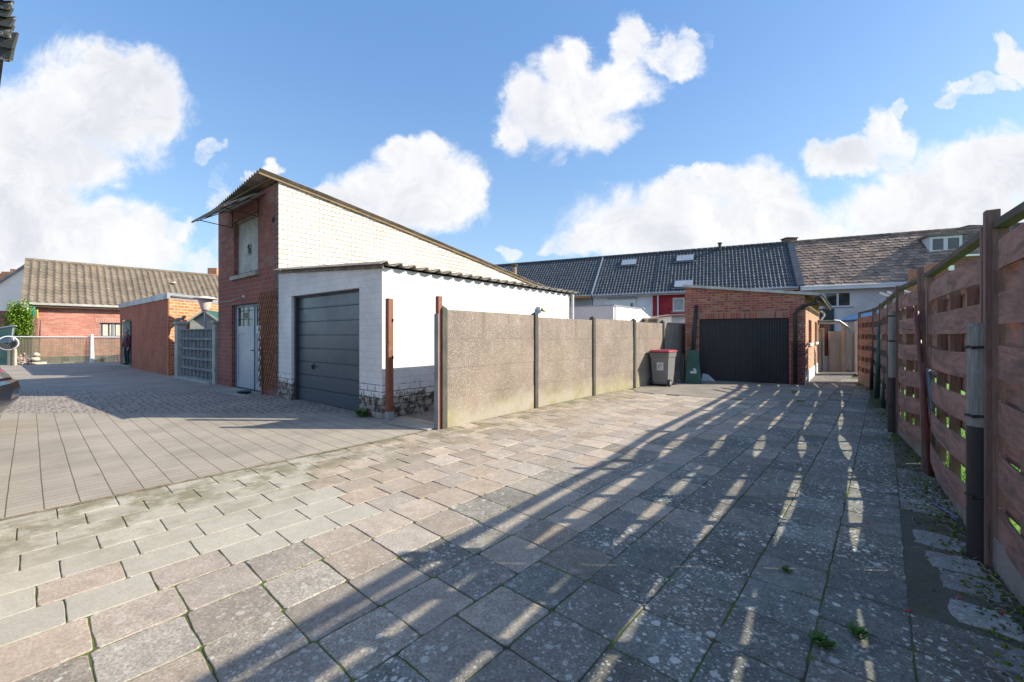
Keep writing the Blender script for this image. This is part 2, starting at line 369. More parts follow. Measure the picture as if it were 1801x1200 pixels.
# ------------------------------------------------------------------ ground materials
def m_slab():
    m, nt, b = mk('slab_concrete', .85); P = coords(nt, 'POS'); at = node(nt, 'ShaderNodeAttribute', attribute_name='tone').outputs
    tone, lich = at['Color'], at['Alpha']
    rnd = node(nt, 'ShaderNodeNewGeometry').outputs['Random Per Island']
    n1 = noise(nt, P, 3.2, 5, .6); n2 = noise(nt, P, 70, 5, .75); n3 = noise(nt, P, 190, 2, .7)
    g = math_(nt, 'MULTIPLY', ramp(nt, n1, .3, .7, .8, 1.14), ramp(nt, n2, .30, .70, .50, 1.42))
    g = math_(nt, 'MULTIPLY', g, ramp(nt, noise(nt, P, 14, 5, .7), .3, .7, .78, 1.2))
    g = math_(nt, 'MULTIPLY', g, ramp(nt, rnd, 0, 1, .86, 1.12))
    g = math_(nt, 'MULTIPLY', g, ramp(nt, n3, .3, .7, .86, 1.12))
    gg = mixc(nt, lich, mixc(nt, .7, node(nt, 'ShaderNodeCombineColor', {0: g, 1: g, 2: g}).outputs[0], (1, 1, 1)), node(nt, 'ShaderNodeCombineColor', {0: g, 1: g, 2: g}).outputs[0])
    col = mixc(nt, 1.0, tone, gg, 'MULTIPLY')
    # pale lichen: round blotches of several sizes, denser in patches
    patch = ramp(nt, noise(nt, P, 1.5, 6, .65), .42, .60)
    wv = node(nt, 'ShaderNodeVectorMath', {0: P, 1: scaled(nt, node(nt, 'ShaderNodeTexNoise', {'Vector': P, 'Scale': 45.0, 'Detail': 3.0}).outputs['Color'], (.022, .022, 0))}, operation='ADD').outputs[0]
    tot = None
    for sc_, r0, keep, amt in ((13, .16, .42, .9), (27, .19, .45, .85), (55, .22, .5, .7)):
        vo = node(nt, 'ShaderNodeTexVoronoi', {'Vector': wv, 'Scale': float(sc_), 'Randomness': 1.0}, voronoi_dimensions='2D')
        rr = node(nt, 'ShaderNodeSeparateColor', {0: vo.outputs['Color']})
        rad = math_(nt, 'MULTIPLY', rr.outputs[1], r0 * 2)
        on = math_(nt, 'LESS_THAN', rr.outputs[0], math_(nt, 'MULTIPLY', math_(nt, 'ADD', patch, .18), keep))
        e = math_(nt, 'MULTIPLY', ramp(nt, math_(nt, 'SUBTRACT', rad, vo.outputs['Distance']), 0, .05), math_(nt, 'MULTIPLY', on, amt))
        tot = e if tot is None else math_(nt, 'MAXIMUM', tot, e)
    tot = math_(nt, 'MULTIPLY', tot, math_(nt, 'MULTIPLY', lich, ramp(nt, n2, .3, .5, .5, 1)))
    tot = math_(nt, 'MULTIPLY', tot, ramp(nt, math_(nt, 'FRACT', math_(nt, 'MULTIPLY', rnd, 7.3)), .0, .5, .25, 1.0))
    col = mixc(nt, tot, col, (.56, .57, .51))
    # grown lichen crust and moss film
    crust = math_(nt, 'MULTIPLY', ramp(nt, noise(nt, P, 6.5, 8, .75, .6), .60, .66), math_(nt, 'MULTIPLY', lich, .7))
    col = mixc(nt, crust, col, (.36, .36, .32))
    y = node(nt, 'ShaderNodeSeparateXYZ', {0: P})
    # moss by the concrete wall foot and by the fence
    off = math_(nt, 'ADD', math_(nt, 'MULTIPLY', math_(nt, 'SUBTRACT', y.outputs[0], float(W0.x)), A.y), math_(nt, 'MULTIPLY', math_(nt, 'SUBTRACT', y.outputs[1], float(W0.y)), -A.x))
    mw = math_(nt, 'MULTIPLY', ramp(nt, off, 1.5, .1), ramp(nt, noise(nt, P, 2.8, 6, .7), .42, .6))
    col = mixc(nt, math_(nt, 'MULTIPLY', mw, .75), col, (.15, .135, .06))
    mm = math_(nt, 'MULTIPLY', ramp(nt, noise(nt, P, 1.6, 7, .7, .5), .62, .7), lich)
    col = mixc(nt, math_(nt, 'MULTIPLY', mm, .5), col, (.07, .085, .02))
    setc(nt, b, col)
    bump(nt, b, math_(nt, 'ADD', math_(nt, 'MULTIPLY', n2, math_(nt, 'ADD', math_(nt, 'MULTIPLY', lich, .8), .2)), math_(nt, 'MULTIPLY', n1, .6)), .55, .006)
    return m
def m_joint():
    m, nt, b = mk('joint_moss', .95); P = coords(nt, 'POS')
    c = mixc(nt, ramp(nt, noise(nt, P, 2.2, 6, .7), .40, .52), (.055, .052, .035), (.10, .15, .02))
    c = mixc(nt, ramp(nt, noise(nt, P, 40, 4, .7), .5, .7), c, (.11, .10, .07))
    setc(nt, b, c); bump(nt, b, noise(nt, P, 90, 4, .7), .8, .01); return m
def m_pavers():
    m, nt, b = mk('brick_pavers', .85); P = coords(nt, 'POS')
    mp = node(nt, 'ShaderNodeMapping', {'Vector': P}); mp.vector_type = 'TEXTURE'
    mp.inputs['Rotation'].default_value = (0, 0, math.atan2(DB.y, DB.x)); mp.inputs['Location'].default_value = (O0.x, O0.y, 0)
    Q = mp.outputs[0]
    wob = scaled(nt, node(nt, 'ShaderNodeVectorMath', {0: node(nt, 'ShaderNodeTexNoise', {'Vector': P, 'Scale': 1.2, 'Detail': 3.0}).outputs['Color'], 1: (.5, .5, .5)}, operation='SUBTRACT').outputs[0], (.014, .014, 0))
    Q = node(nt, 'ShaderNodeVectorMath', {0: Q, 1: wob}, operation='ADD').outputs[0]
    b1 = node(nt, 'ShaderNodeTexBrick', {'Vector': Q, 'Color1': (.40, .35, .285), 'Color2': (.33, .29, .24), 'Mortar': (.14, .12, .09), 'Scale': 1.0, 'Mortar Size': .005, 'Brick Width': .105, 'Row Height': .205, 'Mortar Smooth': .2}, offset=.0)
    b1l = node(nt, 'ShaderNodeTexBrick', {'Vector': Q, 'Color1': (1, 1, 1), 'Color2': (1, 1, 1), 'Mortar': (0, 0, 0), 'Scale': 1.0, 'Mortar Size': .0045, 'Brick Width': 60.0, 'Row Height': .205, 'Mortar Smooth': .2}, offset=.0)
    cross = mixc(nt, .35, b1.outputs['Color'], (.37, .325, .265))
    near = mixc(nt, math_(nt, 'MULTIPLY', b1l.outputs['Fac'], .85), cross, (.11, .09, .06))
    b2 = node(nt, 'ShaderNodeTexBrick', {'Vector': Q, 'Color1': (.36, .31, .265), 'Color2': (.31, .265, .23), 'Mortar': (.24, .205, .17), 'Scale': 1.0, 'Mortar Size': .012, 'Brick Width': .24, 'Row Height': .13, 'Mortar Smooth': .3})
    vo = node(nt, 'ShaderNodeTexVoronoi', {'Vector': scaled(nt, Q, (4.2, 7.6, 1)), 'Scale': 1.0, 'Randomness': .5}, voronoi_dimensions='2D')
    dots = ramp(nt, vo.outputs['Distance'], .24, .12)
    far = mixc(nt, dots, b2.outputs['Color'], (.04, .035, .028))
    # the dotted paving starts about 2.4 m out from the kerb line
    sx = node(nt, 'ShaderNodeSeparateXYZ', {0: Q}); yy = node(nt, 'ShaderNodeSeparateXYZ', {0: P}).outputs[1]
    ff = ramp(nt, yy, 7.55, 7.65); far2 = ramp(nt, math_(nt, 'ADD', yy, math_(nt, 'MULTIPLY', noise(nt, P, .8, 3), 2.0)), 11.2, 12.6)
    col = mixc(nt, ff, near, far); col = mixc(nt, far2, col, (.33, .285, .24))
    g = math_(nt, 'MULTIPLY', ramp(nt, noise(nt, P, 1.1, 5), .3, .7, .84, 1.12), ramp(nt, noise(nt, P, 75, 4, .75), .25, .75, .78, 1.2))
    col = mixc(nt, 1.0, col, node(nt, 'ShaderNodeCombineColor', {0: g, 1: g, 2: g}).outputs[0], 'MULTIPLY')
    moss = math_(nt, 'MULTIPLY', ramp(nt, noise(nt, P, 1.6, 6, .75), .62, .7), .35)
    col = mixc(nt, moss, col, (.11, .11, .04))
    setc(nt, b, col)
    h = math_(nt, 'SUBTRACT', math_(nt, 'MULTIPLY', noise(nt, P, 80, 4, .7), .4), math_(nt, 'ADD', math_(nt, 'MULTIPLY', b1.outputs['Fac'], .5), math_(nt, 'MULTIPLY', dots, ff)))
    bump(nt, b, h, .4, .006); return m
M = {}
M['slab'] = m_slab(); M['joint'] = m_joint(); M['pavers'] = m_pavers()
M['soil'] = surf('soil', (.09, .08, .06), (.05, .05, .035), .95, 2.0, 50, .8, .02, dirt=((.06, .08, .02), .52))
M['gravel'] = surf('gravel', (.33, .29, .25), (.2, .17, .14), .95, 12, 90, 1.0, .02, dirt=((.08, .07, .05), .55))
M['concrete'] = surf('concrete', (.36, .335, .30), (.27, .25, .22), .9, 2.0, 60, .4, .004, dirt=((.15, .15, .10), .62))
M['apron'] = surf('apron_concrete', (.30, .265, .225), (.22, .195, .165), .9, 1.6, 45, .5, .005, dirt=((.12, .12, .05), .6))
M['lawn'] = surf('lawn', (.10, .27, .02), (.16, .36, .03), .9, 2.0, 30, .8, .03)
M['blade'] = surf('grass_blade', (.13, .36, .02), (.20, .42, .04), .7, 3, 20, 0, 0)

# ------------------------------------------------------------------ ground
g = MB(); g.box(-150, 150, -60, 220, -.5, -.034); struct(g.build('ground', M['soil'], origin=(0, 0, 0)))
# left forecourt of brick pavers
g = MB(); S0 = O0 - DA * 12
poly = [S0, O0 + DA * along(776, O0, DA), W0 + B * .1, W0 + A * 12, W0 + A * 12 + B * 60, S0 + B * 60 - A * 5]
g.ext([(p.x, p.y, -.03) for p in poly], (0, 0, .03)); struct(g.build('forecourt_paving', M['pavers'], origin=(0, 0, 0)))
kerb = MB(); KP = [O0 + DA * k for k in [x * .5 for x in range(-16, 8)]]
lim = along(776, O0, DA); KP = [p for p in KP if (p - O0).dot(DA) < lim] + [O0 + DA * lim]
n_ = Vector((-DB.x, -DB.y))
for i in range(len(KP) - 1):
    p, q = KP[i], KP[i + 1]; w0 = .012 + .01 * random.random()
    kerb.quad((p.x + DB.x * .03, p.y + DB.y * .03, .004), (q.x + DB.x * .03, q.y + DB.y * .03, .004), (q.x - DB.x * .03, q.y - DB.y * .03, .004), (p.x - DB.x * .03, p.y - DB.y * .03, .004))
struct(kerb.build('kerb_path', surf('kerb_sand', (.33, .27, .18), (.17, .14, .08), .95, 9, 60, .8, .01, dirt=((.08, .09, .02), .55)), origin=(0, 0, 0)))
# bedding under the slabs
wl = lambda y: next((p.x + (q.x - p.x) * (y - p.y) / (q.y - p.y) for p, q in zip(WP, WP[1:]) if p.y <= y <= q.y), None)
yard = [S0, O0 + DA * lim] + WP + [Vector((9.2, 17.2)), Vector((13.6, 17.2)), Vector((11.6, 14.6))] + [p for p in FP[::-1]] + [Vector((-1.5, -8)), Vector((-8, -8))]
g = MB(); g.ext([(p.x, p.y, -.0305) for p in yard], (0, 0, .0245)); struct(g.build('bedding_soil', M['joint'], origin=(0, 0, 0)))
apron = [WP[3] + Vector((-.1, -.3)), WP[5] + Vector((.2, 0)), G(1416, 684) + Vector((0, .7)), G(1402, 708), G(1250, 700), G(1120, 690)]
SL = MB()
def slab(F, a0, a1, t0, t1, tone, lich, gap=.006, wob=.003, lift=.004):
    n = 4; c = []
    corners = [(a0 + gap, t0 + gap), (a1 - gap, t0 + gap), (a1 - gap, t1 - gap), (a0 + gap, t1 - gap)]
    dz = random.gauss(0, lift * .5); tx = max(-.003, min(.003, random.gauss(0, lift * .8))); ty = max(-.003, min(.003, random.gauss(0, lift * .8)))
    cm = ((a0 + a1) / 2, (t0 + t1) / 2); out = []
    cr = [random.random() < .25 for _ in range(4)]
    for i in range(4):
        p, q = corners[i], corners[(i + 1) % 4]
        for k in range(n):
            f = (k + (.16 if k == 0 else 0)) / n; j = random.gauss(0, wob)
            x = p[0] + (q[0] - p[0]) * f; y = p[1] + (q[1] - p[1]) * f
            if i % 2 == 0: y += j
            else: x += j
            out.append((x, y))
        if cr[(i + 1) % 4]: pass
        out[-1] = out[-1]
        out.append((p[0] + (q[0] - p[0]) * .955 + random.gauss(0, wob), p[1] + (q[1] - p[1]) * .955 + random.gauss(0, wob)))
    def z(x, y): return .0 + dz + tx * (x - cm[0]) / .17 + ty * (y - cm[1]) / .17
    N = len(out); bz = .0032
    ins = [(cm[0] + (x - cm[0]) * .98, cm[1] + (y - cm[1]) * .98) for x, y in out]
    V = [F.p(x, y, z(x, y)) for x, y in ins] + [F.p(x, y, z(x, y) - bz) for x, y in out] + [F.p(x, y, -.026) for x, y in out]
    fs = [list(range(N))] + [(i, (i + 1) % N, N + (i + 1) % N, N + i) for i in range(N)] + [(N + i, N + (i + 1) % N, 2 * N + (i + 1) % N, 2 * N + i) for i in range(N)]
    SL.add(V, fs, 0, tone + (lich,))
FS = Fr(O0, DA)
rng = random.Random(3)
t = 0.0; strip = 0; drift = 0
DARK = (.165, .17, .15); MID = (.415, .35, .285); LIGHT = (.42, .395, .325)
while t < 8.2:
    wdt = .292 if strip < 7 else .343
    drift = (drift if strip > 7 else 0) + rng.gauss(0, .018) + (.17 if strip in (11, 15) else 0)
    a = -8.5 + (rng.random() * .1 + (0 if strip % 2 else .17) if strip < 7 else drift); first = True
    while a < 21:
        L = .347 if strip < 7 else .343
        if strip >= 7: L += rng.gauss(0, .0012)
        c = FS.p(a + L / 2, -(t + wdt / 2), 0); c2 = Vector((c.x, c.y))
        ok = inpoly(c2, yard) and not inpoly(c2, apron) and c2.x < fence_x(c2.y) - (.16 if c2.y > 3.2 else .40)
        if ok:
            lightlim = .0 + (1.15 - strip * .42) + 0.0
            dist_w = (c2 - W0).dot(Vector((A.y, -A.x)))
            rv0 = rng.uniform(.95, 1.05)
            if strip < 7 and a < -1.9 + strip * .0 + (0.95 if strip > 3 else 1.35 - 0.1 * strip) and rng.random() > .03:
                tone, li, gp, wb = tuple(x * rv0 for x in LIGHT), .05, .008, .0018
            else:
                # beige near the wall and the middle, dark and lichened towards the fence
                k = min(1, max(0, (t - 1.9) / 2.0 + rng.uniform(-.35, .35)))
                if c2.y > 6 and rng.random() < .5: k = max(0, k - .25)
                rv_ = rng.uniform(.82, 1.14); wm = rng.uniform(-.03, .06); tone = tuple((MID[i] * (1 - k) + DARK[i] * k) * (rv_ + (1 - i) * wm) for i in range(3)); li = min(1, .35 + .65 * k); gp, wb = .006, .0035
            tone = tuple(min(1, x) for x in tone)
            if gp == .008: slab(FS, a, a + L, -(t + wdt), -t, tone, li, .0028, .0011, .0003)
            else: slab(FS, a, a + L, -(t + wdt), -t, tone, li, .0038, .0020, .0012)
        a += L
    t += wdt; strip += 1
# rough natural edging stones beside the fence
for i in range(34):
    y = 1.0 + i * .27 + rng.uniform(-.03, .03); x = fence_x(y) - .22 - rng.uniform(0, .04)
    if y > 3.1: continue
    rvv = rng.uniform(.85, 1.3)
    F2 = Fr((x, y), (.77 + rng.uniform(-.1, .1), -.6)); slab(F2, -.13 - rng.uniform(0, .03), .10, -.125, .125, tuple(v * rvv for v in (.23, .235, .22)), .6, .004, .010, .004)
paving = SL.build('paved_yard', M['slab'], origin=(0, 0, 0)); struct(paving)
g = MB(); g.ext([(p.x, p.y, -.03) for p in apron], (0, 0, .038)); struct(g.build('concrete_apron_ground', M['apron'], origin=(0, 0, 0)))
# gravel strip between the concrete wall and the garage
gp_ = [W0 + A * .25 + B * .05, W0 + A * 7, W0 + A * 7 + B * 2.2, W0 + A * .25 + B * 1.62]
g = MB(); g.ext([(p.x, p.y, -.02) for p in gp_], (0, 0, .024)); struct(g.build('gravel_path', M['gravel'], origin=(0, 0, 0)))
pb = MB()
for i in range(900):
    f, s_ = rng.random() * 2.6, rng.random() * 1.55; q = W0 + A * (.3 + f) + B * (.05 + s_); r = rng.uniform(.006, .016)
    pb.add([(q.x + r, q.y, .004), (q.x, q.y + r, .004), (q.x - r, q.y, .004), (q.x, q.y - r, .004), (q.x + r * .2, q.y, .004 + r * 1.2)], [(0, 1, 4), (1, 2, 4), (2, 3, 4), (3, 0, 4)], rng.randint(0, 1))
tag(pb.build('gravel', [M['gravel'], surf('pebble_pale', (.5, .46, .4), (.36, .3, .26), .9, 20, 90, .2)], origin=(0, 0, 0)), None, None, kind='stuff')
g = MB(); ys = [.7 + k * .5 for k in range(23)]; lf = [Vector((fence_x(y) - .66, y)) for y in ys]; rt_ = [Vector((fence_x(y), y)) for y in ys]
g.ext([(p.x, p.y, -.03) for p in lf + rt_[::-1]], (0, 0, .0265)); struct(g.build('fence_foot_soil', surf('dark_soil', (.085, .08, .06), (.12, .115, .09), .95, 3, 50, .9, .02, dirt=((.075, .095, .02), .54)), origin=(0, 0, 0)))
# garden beyond the fence
g = MB(); lawn = [p + Vector((.12, -.06)) for p in FP] + [Vector((14.0, 15.5)), Vector((45, 24)), Vector((45, -20)), Vector((2, -20))]
g.ext([(p.x, p.y, -.03) for p in lawn], (0, 0, .035)); struct(g.build('garden_lawn_ground', M['lawn'], origin=(0, 0, 0)))
gb = MB()
for i in range(9000):
    y = rng.uniform(1.0, 8.5); x = fence_x(y) + .15 + rng.random() ** 1.5 * 4.5; h = rng.uniform(.04, .11); a = rng.random() * 6.28; b_ = .006
    dx, dy = math.cos(a) * b_, math.sin(a) * b_; lx, ly = rng.gauss(0, .03), rng.gauss(0, .03)
    gb.add([(x - dx, y - dy, .004), (x + dx, y + dy, .004), (x + lx, y + ly, h)], [(0, 1, 2)])
tag(gb.build('grass', M['blade'], origin=(0, 0, 0), normals=False), None, None, kind='stuff')
# moss and soil along the fence foot
sm = MB()
for i in range(2600):
    y = 1.0 + rng.random() ** 1.3 * 10.5; x = fence_x(y) - .02 - abs(rng.gauss(0, .16)); r = rng.uniform(.006, .02); a = rng.random() * 6
    sm.add([(x + r * math.cos(a + k * 2.1), y + r * math.sin(a + k * 2.1), .0) for k in range(3)] + [(x, y, r * .8)], [(0, 1, 3), (1, 2, 3), (2, 0, 3)], 0 if rng.random() < .72 else 1)
for i in range(3400):      # moss cushions in joints
    k = rng.randint(3, 23); tt = (7 * .292 + (k - 7) * .343) if k > 7 else k * .292
    q = FS.p(rng.uniform(-6, 11), -tt + rng.gauss(0, .008), 0)
    if noise_ := (math.sin(q.x * 1.7 + q.y * .9) + math.sin(q.y * 2.3 - q.x) < .55): continue
    if not inpoly((q.x, q.y), yard) or q.x > fence_x(q.y) - .3: continue
    r = rng.uniform(.005, .013); a = rng.random() * 6
    sm.add([(q.x + r * math.cos(a + j * 2.1), q.y + r * math.sin(a + j * 2.1), -.006) for j in range(3)] + [(q.x, q.y, r * .7 - .002)], [(0, 1, 3), (1, 2, 3), (2, 0, 3)], 0)
tag(sm.build('moss', [surf('moss_green', (.12, .17, .015), (.05, .075, .015), .95, 3, 60, 0), surf('litter', (.17, .14, .10), (.06, .05, .04), .9, 30, 60, 0)], origin=(0, 0, 0)), None, None, kind='stuff')

# ------------------------------------------------------------------ wall and roof materials
M['red'] = brick('old_red_brick', (.33, .095, .065), (.23, .07, .055), (.27, .225, .19), .215, .112, .007, c3=(.27, .11, .08), c3lo=.75, bias=-.1)
M['redold'] = brick('weathered_red_brick', (.33, .115, .08), (.26, .09, .068), (.24, .17, .14), .215, .112, .006, c3=(.31, .16, .115), c3lo=.68)
M['whitebrick'] = brick('white_washed_brick', (.80, .76, .70), (.73, .69, .63), (.20, .175, .15), .212, .112, .0075, c3=(.80, .70, .60), bstr=.8, c3lo=.7, wob=.012)
M['painted'] = brick('painted_white_brick', (.80, .80, .79), (.77, .77, .76), (.68, .68, .67), .23, .112, .008, bstr=.22, peel=(.50, 1.35, (.42, .40, .35), (.10, .06, .045)), msmooth=.6)
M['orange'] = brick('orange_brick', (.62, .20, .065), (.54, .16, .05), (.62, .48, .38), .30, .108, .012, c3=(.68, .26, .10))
M['orangeshade'] = brick('shaded_orange_brick', (.40, .125, .07), (.36, .11, .062), (.36, .155, .10), .30, .108, .007, c3=(.42, .14, .08))  # darker copy of the orange brick, shade put into its colour
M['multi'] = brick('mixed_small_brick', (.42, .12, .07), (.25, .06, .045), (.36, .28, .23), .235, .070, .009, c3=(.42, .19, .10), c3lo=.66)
M['multired'] = brick('dark_red_small_brick', (.27, .07, .05), (.20, .05, .045), (.27, .2, .17), .235, .070, .008, c3=(.13, .045, .04))
M['soldier'] = brick('soldier_course_brick', (.45, .12, .07), (.33, .08, .06), (.34, .27, .22), .070, .26, .008, c3=(.38, .2, .13), off=0.0)
M['pinkbrick'] = brick('salmon_brick', (.50, .19, .145), (.44, .155, .12), (.50, .30, .25), .23, .068, .008, c3=(.55, .26, .2))
M['roofasb'] = surf('fibre_cement', (.36, .32, .27), (.22, .195, .16), .9, 2.2, 50, .5, .004, dirt=((.10, .10, .08), .56))
M['verge'] = wood('verge_board', (.30, .19, .09), (.13, .10, .075), .85)
M['zinc'] = surf('zinc_trim', (.42, .45, .48), (.33, .36, .39), .45, 2, 40, .1, metal=.3)
M['garagedoor'] = surf('grey_steel_door', (.095, .125, .145), (.08, .105, .125), .30, 1.5, 60, .08, .001, rvar=.08)
M['darkgap'] = surf('dark_gap', (.012, .012, .014), (.02, .02, .02), .9, 5, 40, 0)
M['blackmetal'] = surf('black_iron', (.02, .02, .022), (.035, .03, .03), .5, 8, 60, .1)
M['brownpaint'] = wood('brown_painted_timber', (.30, .10, .05), (.22, .075, .04), .6, vertical=True)
M['bluepaint'] = surf('blue_grey_gloss', (.46, .50, .53), (.40, .45, .49), .35, 1.6, 40, .1)
M['blueframe'] = surf('blue_frame', (.10, .21, .29), (.08, .17, .24), .45, 2, 40, .1)
M['palepaint'] = surf('pale_grey_paint', (.48, .50, .46), (.38, .41, .38), .7, 4, 40, .2, dirt=((.2, .19, .16), .64))
M['trelliswood'] = wood('trellis_wood', (.36, .16, .07), (.24, .10, .05), .75)
M['sillstone'] = surf('sill_stone', (.42, .42, .36), (.3, .31, .26), .85, 5, 60, .3, dirt=((.12, .15, .08), .55))
M['polycarb'] = surf('canopy_sheet', (.42, .39, .34), (.26, .24, .21), .6, 3, 30, .3, dirt=((.42, .4, .36), .58))
M['glass'] = glassy('window_glass', (.03, .035, .04))
M['curtain'] = surf('curtain', (.62, .60, .52), (.5, .48, .4), .9, 6, 30, .2)
M['white'] = surf('white_paint', (.78, .78, .77), (.70, .70, .70), .6, 1.2, 30, .1)
M['whitewall'] = brick('white_painted_small_brick', (.74, .75, .77), (.72, .73, .75), (.66, .67, .69), .23, .07, .008, bstr=.25, msmooth=.7)
M['pvc'] = surf('white_plastic', (.75, .76, .77), (.68, .7, .7), .4, 2, 30, 0)
M['greywall'] = surf('grey_render', (.36, .36, .37), (.32, .32, .33), .9, 1.2, 50, .3, .003)
M['whiterender'] = surf('white_render', (.76, .73, .70), (.72, .69, .66), .9, .8, 50, .2, .003)

def translucent(m, f):
    nt = m.node_tree; out = [n for n in nt.nodes if n.type == 'OUTPUT_MATERIAL'][0]; b = nt.nodes['Principled BSDF']
    tr_ = node(nt, 'ShaderNodeBsdfTranslucent', {'Color': (.75, .70, .62)}); mx = nt.nodes.new('ShaderNodeMixShader'); mx.inputs[0].default_value = f
    nt.links.new(b.outputs[0], mx.inputs[1]); nt.links.new(tr_.outputs[0], mx.inputs[2]); nt.links.new(mx.outputs[0], out.inputs[0])
translucent(M['polycarb'], .6)

# ------------------------------------------------------------------ concrete panel wall
def m_conc():
    m, nt, b = mk('exposed_aggregate', .92); P = coords(nt, 'POS')
    n1 = noise(nt, P, 1.3, 6, .65); z = node(nt, 'ShaderNodeSeparateXYZ', {0: P}).outputs[2]
    c = mixc(nt, ramp(nt, n1, .35, .65), (.28, .23, .19), (.215, .18, .152))
    c = mixc(nt, math_(nt, 'MULTIPLY', ramp(nt, noise(nt, P, 3, 7, .75), .52, .66), .5), c, (.34, .305, .26))
    vo = node(nt, 'ShaderNodeTexVoronoi', {'Vector': P, 'Scale': 70.0}); rr = node(nt, 'ShaderNodeSeparateColor', {0: vo.outputs['Color']})
    dens = ramp(nt, noise(nt, P, 1.9, 5, .7), .38, .62, .16, .6)
    st = math_(nt, 'MULTIPLY', math_(nt, 'LESS_THAN', rr.outputs[0], dens), ramp(nt, vo.outputs['Distance'], .5, .3))
    c = mixc(nt, math_(nt, 'MULTIPLY', st, .9), c, mixc(nt, rr.outputs[1], (.68, .63, .55), (.42, .33, .26)))
    dk = math_(nt, 'MULTIPLY', math_(nt, 'GREATER_THAN', rr.outputs[0], .86), ramp(nt, vo.outputs['Distance'], .45, .3))
    c = mixc(nt, math_(nt, 'MULTIPLY', dk, .6), c, (.11, .085, .07))
    low = math_(nt, 'MULTIPLY', ramp(nt, math_(nt, 'ADD', z, math_(nt, 'MULTIPLY', noise(nt, P, 2.1, 6, .7), -.8)), .10, -.36), .7)
    c = mixc(nt, low, c, mixc(nt, ramp(nt, noise(nt, P, 2.4, 5), .45, .6), (.44, .41, .33), (.38, .35, .18)))
    drip = math_(nt, 'MULTIPLY', ramp(nt, noise(nt, scaled(nt, P, (7, 7, .5)), 1.0, 4), .5, .72), ramp(nt, z, .7, 1.8, .1, .65))
    c = mixc(nt, drip, c, (.16, .125, .10))
    setc(nt, b, c); bump(nt, b, math_(nt, 'ADD', noise(nt, P, 110, 4, .7), math_(nt, 'MULTIPLY', st, .6)), .7, .008); return m
M['aggregate'] = m_conc()
M['darkpost'] = surf('dark_stained_post', (.06, .06, .055), (.10, .095, .08), .9, 4, 60, .5, .004, dirt=((.08, .09, .04), .56))
WALLH = 1.79
cw = thing('concrete_wall', 'long weathered concrete panel wall with exposed pebbles between the forecourt and the slabbed yard', 'wall', (W0.x, W0.y, 0))
for i in range(len(WP) - 1):
    F = Fr(WP[i], WP[i + 1] - WP[i]); L = (WP[i + 1] - WP[i]).length
    rows = 4; hh = (WALLH - .035 * (i % 2)) / rows
    for r in range(rows):
        q = MB(); d = rng.uniform(-.003, .003); sg = [0, .003, .006, .002][r]
        q.fb(F, .03, L - .03, -.03 + d, .028 + d, r * hh + (.0003 if r else -.1), (r + 1) * hh - .0003)
        q.build('panel', M['aggregate'], cw, bevel=.0055)
for i, p in enumerate(WP):
    d = (WP[min(i + 1, len(WP) - 1)] - WP[max(i - 1, 0)]).normalized(); F = Fr(p, d); q = MB()
    q.fb(F, -.052, .052, -.062, .06, -.1, WALLH + .012)
    q.add([F.p(-.052, -.062, WALLH + .013), F.p(.052, -.062, WALLH + .013), F.p(.052, .06, WALLH + .013), F.p(-.052, .06, WALLH + .013), F.p(0, 0, WALLH + .07)], [(0, 1, 4), (1, 2, 4), (2, 3, 4), (3, 0, 4), (3, 2, 1, 0)])
    q.build('post', M['darkpost'], cw, bevel=.008)
# flood light on the second post
fp = WP[1]
fl = thing('flood_light', 'small round grey flood light fixed to the top of the concrete wall', 'lamp', (fp.x + .05, fp.y + .05, WALLH))
q = MB(); c = (fp.x + .085, fp.y + .09, WALLH + .09)
q.lathe(c, [(.02, -.06), (.045, -.03), (.075, .02), (.08, .035), (.072, .035), (.03, 0)], axis=(-.6, -.55, .25)); q.build('reflector', M['zinc'], fl, smooth=True)
q = MB(); q.lathe((c[0] + .10, c[1] + .02, c[2] + .03), [(.02, -.05), (.04, -.03), (.07, .02), (.072, .03), (.065, .03), (.02, 0)], axis=(.55, -.45, .45)); q.build('reflector', surf('yellowed_lens', (.55, .55, .35), (.4, .42, .3), .4), fl, smooth=True)
q = MB(); q.path([(fp.x + .06, fp.y + .06, WALLH - .02), (c[0], c[1], c[2] - .02), (c[0] + .04, c[1], c[2])], .012); q.build('bracket', M['zinc'], fl)

# brown gate posts at the entrance of the side passage
g1 = G(685, 741); ga = thing('gate_post', 'brown square timber gate post on a grey concrete foot beside the white garage corner', 'post', g1, 'brown timber gate posts')
F = Fr(g1, A); q = MB(); q.fb(F, -.05, .045, -.045, .045, .16, 2.0); q.build('timber', M['brownpaint'], ga, bevel=.006)
q = MB(); q.fb(F, -.058, .053, -.053, .053, -.02, .16); q.build('foot', M['zinc'], ga, bevel=.008)
for z in (1.62, 1.02):
    q = MB(); q.tube(F.p(.03, -.05, z), F.p(.03, -.05, z + .05), .013); q.fb(F, .02, .04, -.05, -.045, z - .01, z + .04); q.build('hinge', M['blackmetal'], ga)
g2 = G(772, 754.5); gb_ = thing('gate_post', 'taller brown gate post standing against the near end of the concrete wall', 'post', g2, 'brown timber gate posts')
F = Fr(g2, A); q = MB(); q.fb(F, -.045, .035, -.04, .03, -.02, 1.985); q.build('timber', M['brownpaint'], gb_, bevel=.006)
q = MB(); q.fb(F, -.06, -.047, -.05, .04, -.02, 1.72); q.build('backing_strip', surf('blue_grey_paint', (.26, .29, .31), (.2, .23, .25), .7), gb_, bevel=.003)
q = MB(); q.fb(F, -.02, .02, .03, .10, .80, .84); q.build('latch', surf('orange_latch', (.6, .2, .08), (.5, .16, .07), .5), gb_)
